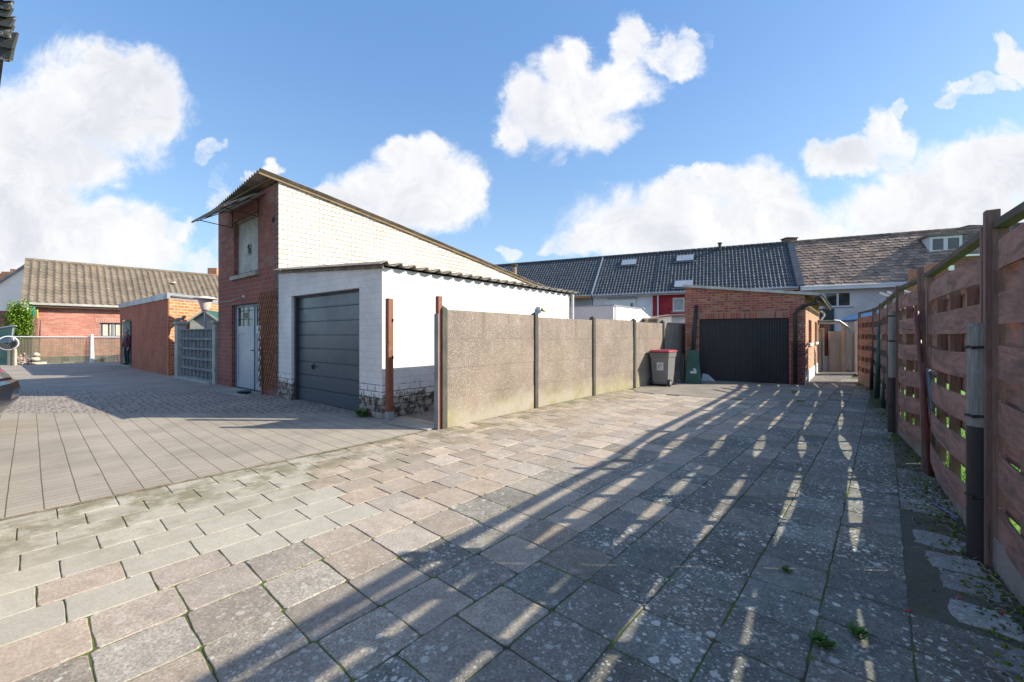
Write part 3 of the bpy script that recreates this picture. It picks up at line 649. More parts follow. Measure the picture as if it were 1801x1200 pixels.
F = Fr(g1 - A * .1, (g2 - g1)); q = MB(); q.fb(F, .05, (g2 - g1).length - .03, -.10, .16, -.03, .022); tag(q.build('door_sill', M['concrete'], bevel=.008), 'pale concrete threshold slab between the two brown gate posts', 'threshold')

# ------------------------------------------------------------------ white garage
C1 = G(672, 737.5); FF = Fr(C1, B)                     # front line of garage and brick shed, outward is +t
s490 = FF.s_at(490); s384 = FF.s_at(384)
zr, zl = Zv(470, C1.y), Zv(479.5, FF.Y(s490))
wg = thing('garage', 'low white painted brick garage with a grey sectional door and corrugated roof', 'garage', C1)
ztop = lambda a: zr + (zl - zr) * a / s490 - .0
sa, sb = FF.s_at(632), FF.s_at(512.5); zo = Zv(506, FF.Y(sa))
q = MB(); q.wall(FF, 0, s490 - .004, 0, -.22, -.05, ztop, [(sa, sb, -.05, zo)])
FSd = Fr(C1, A); sL = FSd.s_at(1003)
q.wall(FSd, .22, sL, 0, .22, -.05, lambda a: zr)
FBk = Fr(C1 + A * sL, B); q.wall(FBk, 0, s490 - .004, -.001, .2, -.05, ztop)
q.build('wall', M['painted'], wg)
dm = MB(); nsec = 8; secs = zo / nsec
drp = thing  # (door built as one part with grooves, frame and handle under it)
q = MB()
for i in range(nsec):
    z0 = i * secs; q.box8([FF.p(sa + .0, -.135, z0 + .006), FF.p(sb, -.135, z0 + .006), FF.p(sb, -.17, z0 + .006), FF.p(sa, -.17, z0 + .006), FF.p(sa, -.135, z0 + secs - .004), FF.p(sb, -.135, z0 + secs - .004), FF.p(sb, -.17, z0 + secs - .004), FF.p(sa, -.17, z0 + secs - .004)])
    q.box8([FF.p(sa, -.13, z0 + .02), FF.p(sb, -.13, z0 + .02), FF.p(sb, -.1345, z0 + .02), FF.p(sa, -.1345, z0 + .02), FF.p(sa, -.13, z0 + secs - .02), FF.p(sb, -.13, z0 + secs - .02), FF.p(sb, -.1345, z0 + secs - .02), FF.p(sa, -.1345, z0 + secs - .02)])
q.fb(FF, sa, sb, -.20, -.175, 0, zo)
dr = q.build('door', M['garagedoor'], wg, bevel=.004)
q = MB(); q.fb(FF, sb - .07, sb - .002, -.128, -.06, 0, zo - .003); q.fb(FF, sa + .002, sb - .07, -.128, -.10, zo - .05, zo - .003); q.build('frame', surf('door_frame', (.03, .045, .055), (.04, .05, .06), .6), dr)
q = MB(); sh = FF.s_at(541); q.tube(FF.p(sh, -.13, .76), FF.p(sh, -.07, .76), .018); q.tube(FF.p(sh, -.075, .76), FF.p(sh - .09, -.06, .76), .012); q.fb(FF, sh - .03, sh + .03, -.13, -.12, .70, .82)
q.tube(FF.p(sh + .035, -.13, .72), FF.p(sh + .035, -.10, .72), .02)
q.build('handle', M['blackmetal'], dr)
# corrugated roof, ridges running across the garage; steps show along the side
q = MB(); per = .285; rows = []
a = -.13
prof = [(0, .0), (.10, .012), (.42, .058), (.52, .062), (.62, .012), (1, 0)]
xs = []
while a < sL + .12:
    for f, hgt in prof[:-1]: xs.append((a + f * per, hgt))
    a += per
for t_ in (-.13, .6, 1.6, 2.6, s490 - .02):
    rows.append([FF.p(t_, -x, zr + .035 + (zl - zr) * max(t_, -.13) / s490 + hgt + (.0 if abs(t_) > .7 else 0)) for x, hgt in xs])
q.grid(rows); q.build('roof', M['roofasb'], wg, solid=.012)
q = MB()
q.wall(FF, -.05, s490 - .02, .05, .022, 0, 1)if False else None
q.box8([FF.p(-.06, .028, zr - .03), FF.p(s490 - .02, .028, zl - .03), FF.p(s490 - .02, .003, zl - .03), FF.p(-.06, .003, zr - .03), FF.p(-.06, .028, zr + .035), FF.p(s490 - .02, .028, zl + .035), FF.p(s490 - .02, .003, zl + .035), FF.p(-.06, .003, zr + .035)])
q.build('batten', surf('old_batten', (.34, .31, .28), (.2, .18, .16), .9, 6, 50, .4), wg)
q = MB(); e = FSd.p(sL + .03, -.06, 0); q.path([(e.x, e.y, zr - .02), (e.x, e.y, .2)], .035); q.build('downpipe', M['pvc'], wg)
q = MB(); q.path([FF.p(-.07, -sL - .05, zr + .0), FF.p(1.2, -sL - .05, zr + .03)], .05); q.build('gutter', M['pvc'], wg)

# ------------------------------------------------------------------ tall red brick shed
P490 = FF.o + FF.d * s490; FW = Fr(P490, A)            # outward is -t
bs = thing('brick_shed', 'tall red brick shed with a sloping roof, upper loft door and whitewashed side wall', 'shed', P490)
top_uv = [(490, 320), (563, 348.5), (685, 397), (773, 433), (840, 460.5), (870, 473.5), (933, 500), (968, 512)]
tp = []
for u, v in top_uv:
    a = FW.s_at(u); tp.append((a, Zv(v, FW.Y(a))))
tp[0] = (0, tp[0][1])
def ztp(a):
    for (a0, z0), (a1, z1) in zip(tp, tp[1:]):
        if a <= a1: return z0 + (z1 - z0) * (a - a0) / (a1 - a0)
    return tp[-1][1]
Lsh = tp[-1][0]; zF = tp[0][1]; Wsh = s384 - s490
q = MB(); q.wall(FW, .0, Lsh, -.004, .24, -.05, ztp, extra=[t[0] for t in tp])
q.build('side_wall', M['whitebrick'], bs)
ls0, ls1 = FF.s_at(453.5), FF.s_at(411.5); lz0, lz1 = Zv(477, FF.Y(ls0)), Zv(371.5, FF.Y(ls0))
ds0, ds1 = FF.s_at(458.6), FF.s_at(407.5); dz1 = Zv(531.5, FF.Y(FF.s_at(458)))
zband = 3.0
q = MB(); q.wall(FF, s490, s384, 0, -.24, -.05, zband, [(ds0, ds1, -.05, dz1)]); q.build('lower_wall', M['red'], bs)
q = MB(); q.wall(FF, s490, s384, 0, -.24, zband, zF, [(ls0, ls1, lz0, lz1)]); q.build('upper_wall', M['redold'], bs)
q = MB(); F2 = Fr(FF.o + FF.d * s384, A); q.wall(F2, .24, Lsh, 0, -.24, -.05, ztp, extra=[t[0] for t in tp]); F3 = Fr(P490 + A * Lsh, B); q.wall(F3, 0, Wsh, 0, .2, -.05, tp[-1][1]); q.build('rear_wall', M['red'], bs)
# corrugated roof
q = MB(); rows = []; per = .19; nco = int((Wsh + .28) / per * 8)
stations = [None] + [t[0] for t in tp[1:]] + [Lsh + .3]
for st in stations:
    row = []
    for j in range(nco + 1):
        t_ = -.13 + (Wsh + .26) * j / nco; f = j / nco
        a = (-.44 + .34 * f) if st is None else st
        z = (zF + .119 * abs(a)) if a < 0 else ztp(a)
        row.append(FW.p(a, t_, z + .075 + .028 * math.sin(2 * math.pi * t_ / per)))
    rows.append(row)
q.grid(rows); q.build('roof', M['roofasb'], bs, solid=.01, smooth=False)
q = MB()
for (a0, a1) in [(-.43, tp[1][0])] + [(tp[i][0] + .003, tp[i + 1][0]) for i in range(1, len(tp) - 1)]:
    z0 = zF + .119 * .43 if a0 < 0 else ztp(a0); z1 = ztp(a1)
    q.box8([FW.p(a0, -.06, z0 - .005), FW.p(a1, -.06, z1 - .005), FW.p(a1, -.02, z1 - .005), FW.p(a0, -.02, z0 - .005), FW.p(a0, -.06, z0 + .05), FW.p(a1, -.06, z1 + .05), FW.p(a1, -.02, z1 + .05), FW.p(a0, -.02, z0 + .05)])
q.build('verge_board', M['verge'], bs)
q = MB()
for k in range(3): q.fb(FF, s490 + .02, s384 - .05, .12 + k * .13, .17 + k * .13, zF + .02 + k * .014, zF + .055 + k * .014) if k < 1 else None
q.build('purlin', M['verge'], bs)
# loft door
ld = MB(); mid = (ls0 + ls1) / 2
for a0, a1 in ((ls0 + .02, mid - .006), (mid + .006, ls1 - .02)): ld.fb(FF, a0, a1, -.14, -.11, lz0 + .04, lz1 - .06)
lo = ld.build('loft_door', M['palepaint'], bs, bevel=.005)
q = MB(); q.fb(FF, mid - .09, mid + .10, -.109, -.095, lz0 + .5, lz0 + .78); q.build('latch_plate', surf('worn_patch', (.35, .36, .34), (.12, .11, .1), .6, 14, 30, .1), lo)
q = MB(); q.path([FF.p(mid + .04, -.09, lz0 + .75), FF.p(mid, -.06, lz0 + .68), FF.p(mid - .05, -.09, lz0 + .6), FF.p(mid, -.07, lz0 + .55)], .014); q.build('latch', M['blackmetal'], lo)
q = MB(); q.fb(FF, ls0 + .001, ls1 - .001, -.16, -.05, lz1 - .06, lz1 - .001); q.fb(FF, ls1 - .02, ls1 - .001, -.15, -.09, lz0, lz1 - .061); q.build('door_frame', surf('grey_timber', (.33, .30, .26), (.22, .2, .18), .8, 6), bs)
q = MB(); q.fb(FF, ls0 - .03, ls1 + .12, -.16, .07, lz0 - .10, lz0 - .0); q.build('sill', M['sillstone'], bs, bevel=.008)
# canopy over the loft door
c0, c1 = FF.s_at(467), FF.s_at(403); kz = Zv(352, FF.Y(FF.s_at(455))) + .02
can = thing('loft_canopy', 'weathered translucent canopy on thin iron brackets above the loft door', 'canopy', FF.p(c0, 0, kz - .6))
def cpt(a, t, dz=0): return FF.p(a, t, kz + .06 - (.05 * t / .2 if t < .2 else .05 + (t - .2) * .62) + dz)
q = MB(); rows = []
for t_ in (.0, .1, .2, .5, .83):
    rows.append([cpt(c0 + (c1 - c0) * j / 60 + .12 * t_, t_ * 1.0 + .004, .008 * math.sin(j * 1.6)) for j in range(61)])
q.grid(rows); q.build('sheet', M['polycarb'], can, solid=.008)
q = MB()
for t_ in (.2, .5, .8): q.box8([cpt(c0 + .02, t_, -.04), cpt(c1, t_, -.04), cpt(c1, t_ + .04, -.04), cpt(c0 + .02, t_ + .04, -.04), cpt(c0 + .02, t_, -.012), cpt(c1, t_, -.012), cpt(c1, t_ + .04, -.012), cpt(c0 + .02, t_ + .04, -.012)])
q.build('batten', M['verge'], can)
for u in (455, 409.5):
    a = FF.s_at(u); q = MB(); r = .011
    q.path([FF.p(a, .015, kz + .02), FF.p(a, .015, kz - .42)], r, 6); q.path([FF.p(a, .015, kz - .42), cpt(a, .74, -.05)], r, 6); q.path([FF.p(a, .015, kz - .01), cpt(a, .20, -.05), cpt(a, .80, -.05)], r, 6)
    q.build('bracket', M['blackmetal'], can)
# blue-grey double door
q = MB(); q.fb(FF, ds1 - .075, ds1 - .002, -.16, -.08, 0, dz1 - .002); q.fb(FF, ds0 + .01, ds1 - .076, -.16, -.08, dz1 - .06, dz1 - .002)
dd = q.build('double_door', M['blueframe'], bs, bevel=.004)
m1 = FF.s_at(441.5)
for (a0, a1) in ((m1 + .035, ds1 - .08), (ds0 + .002, m1 - .0)):
    q = MB(); zt_, zb_ = dz1 - .065, .03; gw0, gw1 = a0 + .10, a1 - .09; gz0, gz1 = Zv(575, 12), Zv(544, 12)
    q.wall(FF, a0, a1, -.095, -.13, zb_, zt_, [(gw0, gw1, gz0, gz1), (gw0, gw1, .2, gz0 - .2)]); q.fb(FF, gw0, gw1, -.125, -.112, .2, gz0 - .2)
    lf = q.build('door_leaf', M['bluepaint'], dd)
    q = MB(); q.fb(FF, gw0, gw1, -.122, -.112, gz0, gz1); q.build('pane', M['glass'], dd)
    q = MB()
    for k in range(1, 3): q.path([FF.p(gw0 + (gw1 - gw0) * k / 3, -.10, gz0), FF.p(gw0 + (gw1 - gw0) * k / 3, -.10, gz1)], .007, 6)
    for k in (.35, .8): q.path([FF.p(gw0, -.10, gz0 + (gz1 - gz0) * k), FF.p(gw1, -.10, gz0 + (gz1 - gz0) * k)], .007, 6)
    cm_ = FF.p((gw0 + gw1) / 2, -.10, gz0 + (gz1 - gz0) * .55)
    q.path([cm_ + Vector((FF.d.x * .07 * math.cos(x), FF.d.y * .07 * math.cos(x), .07 * math.sin(x))) for x in [k * .5236 for k in range(13)]], .007, 6)
    q.build('iron_grille', M['blackmetal'], dd)
q = MB(); q.fb(FF, m1 + .0, m1 + .035, -.10, -.075, .03, dz1 - .07); q.build('astragal', M['blueframe'], dd)
q = MB(); q.tube(FF.p(m1 + .10, -.095, 1.02), FF.p(m1 + .10, -.05, 1.02), .012); q.tube(FF.p(m1 + .10, -.055, 1.02), FF.p(m1 + .2, -.05, 1.02), .009); q.build('handle', M['blackmetal'], dd)
q = MB(); q.fb(FF, ds0 - .15, ds1 + .3, .0, .55, -.02, .012); q.build('step', M['concrete'], bs, bevel=.006)
q = MB(); la = FF.s_at(430); q.lathe(FF.p(la, 0, dz1 + .19), [(.035, 0), (.035, .03), (.02, .05)], axis=(-A.x, -A.y, 0)); q.build('bulkhead_lamp', M['white'], bs)
q = MB(); q.path([FF.p(s384 + .0, .015, 2.33), FF.p((s384 + la) / 2, .02, 2.31), FF.p(la, .015, dz1 + .2)], .008, 5); q.build('cable', M['palepaint'], bs)
q = MB(); va = FF.s_at(481); vz = Zv(387, FF.Y(va)); q.fb(FF, va - .05, va + .05, .001, .012, vz - .06, vz + .06); q.build('air_brick', M['darkgap'], bs)
# trellis
t0_, t1_ = FF.s_at(489), FF.s_at(458.3); tz0, tz1 = .17, Zv(511, FF.Y(t0_))
tr = thing('trellis', 'brown diamond lattice trellis fixed beside the blue-grey double door', 'trellis', FF.p(t0_, .03, tz0))
def clipline(c, sgn, slope):
    pts = []
    for a in (t0_, t1_):
        z = c + sgn * slope * (a - t0_)
        if tz0 <= z <= tz1: pts.append((a, z))
    for z in (tz0, tz1):
        a = t0_ + (z - c) / (sgn * slope)
        if t0_ <= a <= t1_: pts.append((a, z))
    pts = sorted(set((round(a, 4), round(z, 4)) for a, z in pts))
    return (pts[0], pts[-1]) if len(pts) > 1 else None
for sgn, off in ((1, .028), (-1, .042)):
    q = MB(); c = tz0 - 3 * 1.9; 
    while c < tz1 + 3 * 1.9:
        l_ = clipline(c, sgn, 1.9)
        if l_ and abs(l_[0][1] - l_[1][1]) > .03:
            (a0, z0), (a1, z1) = l_; dx, dz = a1 - a0, z1 - z0; ln = math.hypot(dx, dz); nx, nz = -dz / ln * .013, dx / ln * .013
            q.box8([FF.p(a0 - nx, off, z0 - nz), FF.p(a0 + nx, off, z0 + nz), FF.p(a1 + nx, off, z1 + nz), FF.p(a1 - nx, off, z1 - nz), FF.p(a0 - nx, off + .012, z0 - nz), FF.p(a0 + nx, off + .012, z0 + nz), FF.p(a1 + nx, off + .012, z1 + nz), FF.p(a1 - nx, off + .012, z1 - nz)])
        c += .24
    q.build('lattice', M['trelliswood'], tr)
q = MB(); q.path([FF.p(t1_ - .25, .05, -.01), FF.p(t1_ - .3, .06, .5), FF.p(t1_ - .22, .06, .95), FF.p(t1_ - .3, .06, 1.3)], [.016, .012, .008, .004], 6)
for k in range(14):
    z = .3 + k * .07; q.path([FF.p(t1_ - .27, .06, z), FF.p(t1_ - .27 + rng.uniform(-.2, .2), .10, z + rng.uniform(.05, .2))], [.006, .002], 5)
tag(q.build('climber', surf('bare_stems', (.10, .07, .05), (.06, .045, .035), .9)), 'bare leafless climber stems growing up the brown trellis', 'plant')
q = MB(); dp = FF.p(FF.s_at(452), .28, 0); q.lathe((dp.x, dp.y, .012), [(.12, 0), (.16, .05), (.165, .055), (.15, .055), (.11, .02)]); tag(q.build('plant_dish', surf('green_plastic', (.02, .10, .085), (.015, .08, .07), .5), smooth=True), 'dark green plastic dish on the step below the trellis', 'dish')
q = MB()
for k in range(150):
    c_ = FF.p(FF.s_at(457) + rng.gauss(0, .22), .42 + rng.gauss(0, .05), 0); r = rng.uniform(.01, .028)
    q.add([(c_.x + r * math.cos(j * 1.256), c_.y + r * math.sin(j * 1.256), .0) for j in range(5)] + [(c_.x, c_.y, r * 1.1 + .01)], [(j, (j + 1) % 5, 5) for j in range(5)])
tag(q.build('pebbles', surf('pale_pebbles', (.55, .54, .5), (.35, .34, .3), .9, 30, 60, .2), origin=(dp.x, dp.y, 0)), 'small heap of pale pebbles at the foot of the trellis', None, kind='stuff')
# weeds at the garage corner
def tuft(name, c, n, h, sp, mat, label, cat='weed', group=None):
    q = MB()
    for k in range(n):
        a = rng.random() * 6.28; l = sp * (.4 + .6 * rng.random()); hh = h * (.5 + .5 * rng.random()); wd = .012 * (h / .1) ** .5
        dx, dy = math.cos(a), math.sin(a); bx, by = c[0] + rng.gauss(0, sp * .25), c[1] + rng.gauss(0, sp * .25)
        px_, py_ = -dy * wd, dx * wd
        q.add([(bx, by, 0), (bx + dx * l * .5 + px_, by + dy * l * .5 + py_, hh * .8), (bx + dx * l, by + dy * l, hh), (bx + dx * l * .5 - px_, by + dy * l * .5 - py_, hh * .8)], [(0, 1, 2, 3)])
    return tag(q.build(name, mat, normals=False, origin=(c[0], c[1], 0)), label, cat, group)
M['weed'] = surf('weed_leaf', (.06, .15, .03), (.10, .20, .04), .6, 10, 60, 0)
c_ = FF.p(.45, .08, 0); tuft('ivy', c_, 90, .14, .16, M['weed'], 'small dark green ivy growing at the foot of the white garage beside its door')

# ------------------------------------------------------------------ ornamental block screen
sp0 = G(315, 662.8); sp1 = FF.p(s384 + .02, -.06, 0).xy
FSn = Fr(sp1, (sp0 - sp1)); Ls = (sp0 - sp1).length
bw = thing('screen_wall', 'short wall of grey ornamental pierced concrete blocks between two pale piers', 'wall', sp1)
M['blockgrey'] = surf('screen_block', (.27, .29, .29), (.20, .22, .22), .9, 4, 50, .4)
M['pier'] = surf('pier_concrete', (.46, .46, .42), (.36, .37, .33), .9, 2.5, 50, .4, dirt=((.16, .17, .11), .6))
a_r0, a_r1 = .05, .30; a_l0 = Ls - .32
for a0, a1, hz in ((.04, .27, 1.80), (Ls - .30, Ls + .0, 1.82)):
    q = MB(); q.fb(FSn, a0, a1, -.13, .13, -.02, hz - .06); pr = q.build('pier', M['pier'], bw, bevel=.01)
    q = MB(); q.fb(FSn, a0 - .04, a1 + .05, -.17, .17, hz - .058, hz + .02); q.build('cap', M['pier'], pr, bevel=.012)
q = MB(); q.fb(FSn, .28, Ls - .31, -.1, .2, -.02, .05); q.build('base', M['pier'], bw)
q = MB(); x0, x1 = .275, Ls - .305; rows_ = 5; zb, ztb = .055, 1.60; bh = (ztb - zb) / rows_; ncol = 9; cwid = (x1 - x0) / ncol
for r in range(rows_):
    z0 = zb + r * bh
    q.fb(FSn, x0, x1, -.05, .05, z0, z0 + .035); q.fb(FSn, x0, x1, -.05, .05, z0 + bh - .033, z0 + bh - .001)
    for c in range(ncol):
        a = x0 + c * cwid
        for sgn in (-1, 1):
            for k, (f0, f1) in enumerate(((.1, .5), (.5, .9))):
                p0 = FSn.p(a + cwid * (f0 if sgn > 0 else f0), 0, z0 + (.035 if (k == 0) == (sgn > 0) else bh / 2)); p1 = FSn.p(a + cwid * f1, 0, z0 + (bh / 2 if (k == 0) == (sgn > 0) else .035))
                q.path([p0, p1], .021, 4)
                p0 = FSn.p(a + cwid * f0, 0, z0 + (bh - .03 if (k == 0) == (sgn > 0) else bh / 2)); p1 = FSn.p(a + cwid * f1, 0, z0 + (bh / 2 if (k == 0) == (sgn > 0) else bh - .03))
                q.path([p0, p1], .021, 4)
        q.fb(FSn, a - .014, a + .014, -.05, .05, z0 + .035, z0 + bh - .033)
q.build('block_screen', M['blockgrey'], bw)
# stone ornament on the left pier: small reclining lion-like figure
oc = FSn.p(Ls - .15, 0, 1.84); q = MB(); q.box(oc.x - .17, oc.x + .17, oc.y - .08, oc.y + .08, 1.841, 1.875)
q.path([(oc.x - .14, oc.y, 1.92), (oc.x - .05, oc.y, 1.94), (oc.x + .05, oc.y, 1.95), (oc.x + .10, oc.y, 2.0)], [.05, .06, .055, .04], 10); q.lathe((oc.x + .11, oc.y, 2.01), [(.03, -.05), (.055, -.02), (.06, .02), (.04, .05)]); q.path([(oc.x + .05, oc.y - .05, 1.93), (oc.x + .16, oc.y - .05, 1.895)], .022, 6); q.path([(oc.x + .05, oc.y + .05, 1.93), (oc.x + .16, oc.y + .05, 1.895)], .022, 6)
tag(q.build('stone_ornament', surf('old_stone', (.33, .27, .22), (.22, .19, .16), .95, 8, 60, .6), smooth=True), 'small worn stone figure lying on the left pier of the block screen', 'ornament')
# aviary / hen house with green roof behind the screen
hp = G(352, 668); hY = hp.y + 2.0; hx0, hx1 = Xu(347, hY), Xu(388, hY); hxa = Xu(361, hY)
hh_ = thing('hen_house', 'small pale timber hen house with a green roof behind the block screen', 'hen house', (hx0, hY, 0))
ze, za = Zv(566, hY), Zv(545, hY)
FH = Fr((Xu(361, hY), hY), (.96, .28)); hw = .48
q = MB(); q.ext([FH.p(-hw, 0, .3), FH.p(hw, 0, .3), FH.p(hw, 0, ze), FH.p(0, 0, za - .04), FH.p(-hw, 0, ze)], FH.n.to_3d() * 1.2)
for a in (-hw + .05, hw - .05):
    for t_ in (.05, 1.1): q.fb(FH, a - .03, a + .03, t_, t_ + .06, -.02, .3)
q.build('cabin', M['palepaint'], hh_)
q = MB()
for sg in (-1, 1):
    q.box8([FH.p(0, -.12, za - .035), FH.p(sg * (hw + .12), -.12, ze - .09), FH.p(sg * (hw + .12), 1.3, ze - .09), FH.p(0, 1.3, za - .035), FH.p(0, -.12, za), FH.p(sg * (hw + .12), -.12, ze - .055), FH.p(sg * (hw + .12), 1.3, ze - .055), FH.p(0, 1.3, za)])
q.build('roof', surf('green_felt', (.02, .09, .075), (.03, .12, .1), .8, 4, 60, .3), hh_)
q = MB()
for sg in (-1, 1):
    q.box8([FH.p(0, -.14, za - .07), FH.p(sg * (hw + .13), -.14, ze - .125), FH.p(sg * (hw + .13), -.121, ze - .125), FH.p(0, -.121, za - .07), FH.p(0, -.14, za + .005), FH.p(sg * (hw + .13), -.14, ze - .05), FH.p(sg * (hw + .13), -.121, ze - .05), FH.p(0, -.121, za + .005)])
q.build('barge_board', M['palepaint'], hh_)
# garden lamp
lx, lY = Xu(361, 14.6), 14.6
gl = thing('garden_lamp', 'garden lamp with a wide flat pale cap above the hen house', 'lamp', (lx, lY, 0))
q = MB(); q.tube((lx, lY, 0), (lx, lY, 2.2), .04); q.build('pole', M['zinc'], gl)
z0, z1 = Zv(548, lY), Zv(527, lY); q = MB(); q.lathe((lx, lY, z0), [(.10, 0), (.13, .08), (.22, z1 - z0 - .02), (.22, z1 - z0)], 16); q.build('glass', surf('frosted_glass', (.72, .62, .58), (.62, .55, .52), .3), gl, smooth=True)
q = MB(); q.lathe((lx, lY, z1), [(.22, 0), (.37, .01), (.38, .03), (.2, .09), (.05, .12)], 20); q.build('cap', surf('pale_pink_cap', (.72, .62, .60), (.66, .57, .56), .5), gl, smooth=True)

# ------------------------------------------------------------------ orange flat-roofed outbuilding
O1 = G(296, 661); FO = Fr(O1, B); FOr = Fr(O1, (.02, 1.0)); sO = FO.s_at(211)
ob = thing('outbuilding', 'flat-roofed orange brick outbuilding with an open doorway and zinc roof edge', 'building', O1)
zo_ = Zv(525, O1.y); dO0, dO1 = FO.s_at(231.5), FO.s_at(214); zd = Zv(562, FO.Y(dO0))
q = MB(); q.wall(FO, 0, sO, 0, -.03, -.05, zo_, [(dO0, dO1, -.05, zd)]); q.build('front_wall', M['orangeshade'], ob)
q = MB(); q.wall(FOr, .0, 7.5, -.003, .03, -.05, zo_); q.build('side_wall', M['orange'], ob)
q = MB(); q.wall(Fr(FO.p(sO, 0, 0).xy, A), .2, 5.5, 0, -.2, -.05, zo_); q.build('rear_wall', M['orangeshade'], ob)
q = MB()
e0, e1, e2 = FO.p(-.04, .04, 0), FO.p(sO + .05, .04, 0), FOr.p(7.6, -.045, 0)
for p, r_ in ((e1, None), (e2, None)):
    d2 = Fr(e0.xy, (p - e0).xy); L2 = (p - e0).length; sg = -1 if p is e2 else 1
    if p is e1: q.fb(d2, 0, L2, -.03, 0, zo_ - .01, zo_ + .20)
    else: q.fb(d2, 0.0, L2, .0, .03, zo_ - .01, zo_ + .20)
q.build('fascia', M['zinc'], ob)
q = MB(); bl = FO.p(sO, -.1, 0); br_ = FO.p(0, -.1, 0); fr_ = FOr.p(7.4, .1, 0); fl_ = FO.p(sO, -7, 0)
q.ext([(p.x, p.y, zo_ + .06) for p in (br_, bl, fl_, fr_)], (0, 0, .05)); q.build('roof', surf('roof_felt', (.10, .10, .10), (.14, .13, .12), .9), ob)
q = MB(); q.fb(FO, dO0 - 1.2, dO1 + .4, -2.2, -2.1, 0, 2.3); q.build('inner_wall', surf('dim_plaster', (.05, .05, .05), (.03, .03, .03), .9), ob)  # plaster coloured near black: the darkness of the room is painted in
Fd = Fr(FO.p(dO1 - .02, -.04, 0).xy, (B * -.80 + A * .35)); q = MB(); q.fb(Fd, 0.02, .50, -.02, .02, .04, zd - .03)
dl = q.build('open_door', surf('grey_green_door', (.20, .25, .24), (.16, .2, .19), .6), ob)
q = MB(); q.fb(FO, dO0 - .02, dO1 + .02, -.15, .05, -.02, .07); q.build('door_step', M['concrete'], ob)
q = MB(); q.fb(FO, dO0 + .001, dO0 + .03, -.19, -.1, .07, zd); q.fb(FO, dO0 + .03, dO1, -.19, -.1, zd - .05, zd - .001); q.fb(FO, dO1 - .03, dO1 - .001, -.19, -.1, .07, zd - .051); q.build('door_frame', surf('grey_frame', (.26, .3, .29), (.2, .24, .23), .6), ob)

# ------------------------------------------------------------------ black-door garage
K0 = G(1230, 669.5); K1 = G(1388, 676.3); dk = (K1 - K0).normalized(); FK = Fr(K0, dk)   # left to right; outward is -t
aL, aR = FK.s_at(1205), FK.s_at(1416); aD0, aD1 = 0.0, FK.s_at(1388)
kg = thing('garage', 'small mixed red brick garage with a black corrugated door at the end of the yard', 'garage', FK.p(aL, 0, 0))
zkl, zkr = Zv(504, FK.Y(aL)), Zv(517.5, FK.Y(aR)); zkd = Zv(561.5, FK.Y(0))
zk = lambda a: zkl + (zkr - zkl) * (a - aL) / (aR - aL)
zmid = Zv(600, FK.Y(aR))
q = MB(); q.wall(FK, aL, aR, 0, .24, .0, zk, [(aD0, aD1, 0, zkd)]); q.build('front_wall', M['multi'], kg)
q = MB(); zs = Zv(549.5, FK.Y(.5)); q.fb(FK, aD0 - .0, aD1 + .0, -.004, .1, zkd, zs); q.build('lintel', M['soldier'], kg)
q = MB(); q.fb(FK, aD1 + .05, aR - .002, -.0035, .0, .0, zkd * .62); q.build('darker_brick', M['multired'], kg)
F4 = Fr(FK.p(aR, 0, 0).xy, A); Lk = F4.s_at(1441)
w0, w1, w2, w3 = F4.s_at(1422.3), F4.s_at(1427.6), F4.s_at(1433.3), F4.s_at(1437)
wz0, wz1 = Zv(604, F4.Y(w0)), Zv(562, F4.Y(w0))
M['multisunlit'] = brick('sunlit_side_brick', (.50, .215, .12), (.44, .17, .095), (.54, .42, .33), .235, .070, .010, c3=(.56, .30, .18))  # brighter copy of the mixed brick, sunlight put into its colour
q = MB(); q.wall(F4, .24, Lk, .003, .24, .0, zkr, [(w0, w1, wz0, wz1), (w2, w3, wz0, wz1)]); q.build('side_wall', M['multisunlit'], kg)
for a0, a1 in ((w0, w1), (w2, w3)):
    q = MB(); q.fb(F4, a0, a1, .12, .16, wz0, wz1); q.build('blocked_window', M['multi'], kg)
    q = MB(); q.fb(F4, a0 - .1, a1 + .1, -.05, .12, wz0 - .09, wz0 - .0); q.build('sill', M['white'], kg, bevel=.006)
q = MB(); q.fb(F4, .0, Lk, -.012, .002, .0, .36); q.build('plinth', M['whiterender'], kg)
q = MB(); q.wall(Fr(FK.p(aL, 0, 0).xy, A), .24, Lk, 0, -.24, .0, zkl); q.build('rear_wall', M['multi'], kg)
q = MB(); wv_ = MB(); n_r = 34
for i in range(n_r):       # corrugated black door
    a0 = aD0 + .02 + (aD1 - aD0 - .04) * i / n_r; a1 = aD0 + .02 + (aD1 - aD0 - .04) * (i + 1) / n_r; m_ = (a1 - a0)
    q.add([FK.p(a0, .10, .01), FK.p(a0 + m_ * .3, .10, .01), FK.p(a0 + m_ * .42, .078, .01), FK.p(a0 + m_ * .88, .078, .01), FK.p(a1, .10, .01), FK.p(a0, .10, zkd), FK.p(a0 + m_ * .3, .10, zkd), FK.p(a0 + m_ * .42, .078, zkd), FK.p(a0 + m_ * .88, .078, zkd), FK.p(a1, .10, zkd)], [(0, 1, 6, 5), (1, 2, 7, 6), (2, 3, 8, 7), (3, 4, 9, 8)])
kd = q.build('door', surf('black_steel', (.022, .024, .028), (.036, .036, .038), .42, 1.2, 40, .15, dirt=((.06, .055, .05), .62)), kg)
q = MB(); q.fb(FK, aD0, aD0 + .02, .05, .13, .0, zkd); q.fb(FK, aD1 - .02, aD1, .05, .13, .0, zkd); q.fb(FK, aD0 + .02, aD1 - .02, .11, .13, .0, zkd); q.build('frame', M['blackmetal'], kd)
q = MB(); hc = FK.p(FK.s_at(1330), .07, Zv(651, FK.Y(1.2))); q.tube(hc, FK.p(FK.s_at(1344), .06, hc.z - .01), .012); q.build('handle', M['blackmetal'], kd)
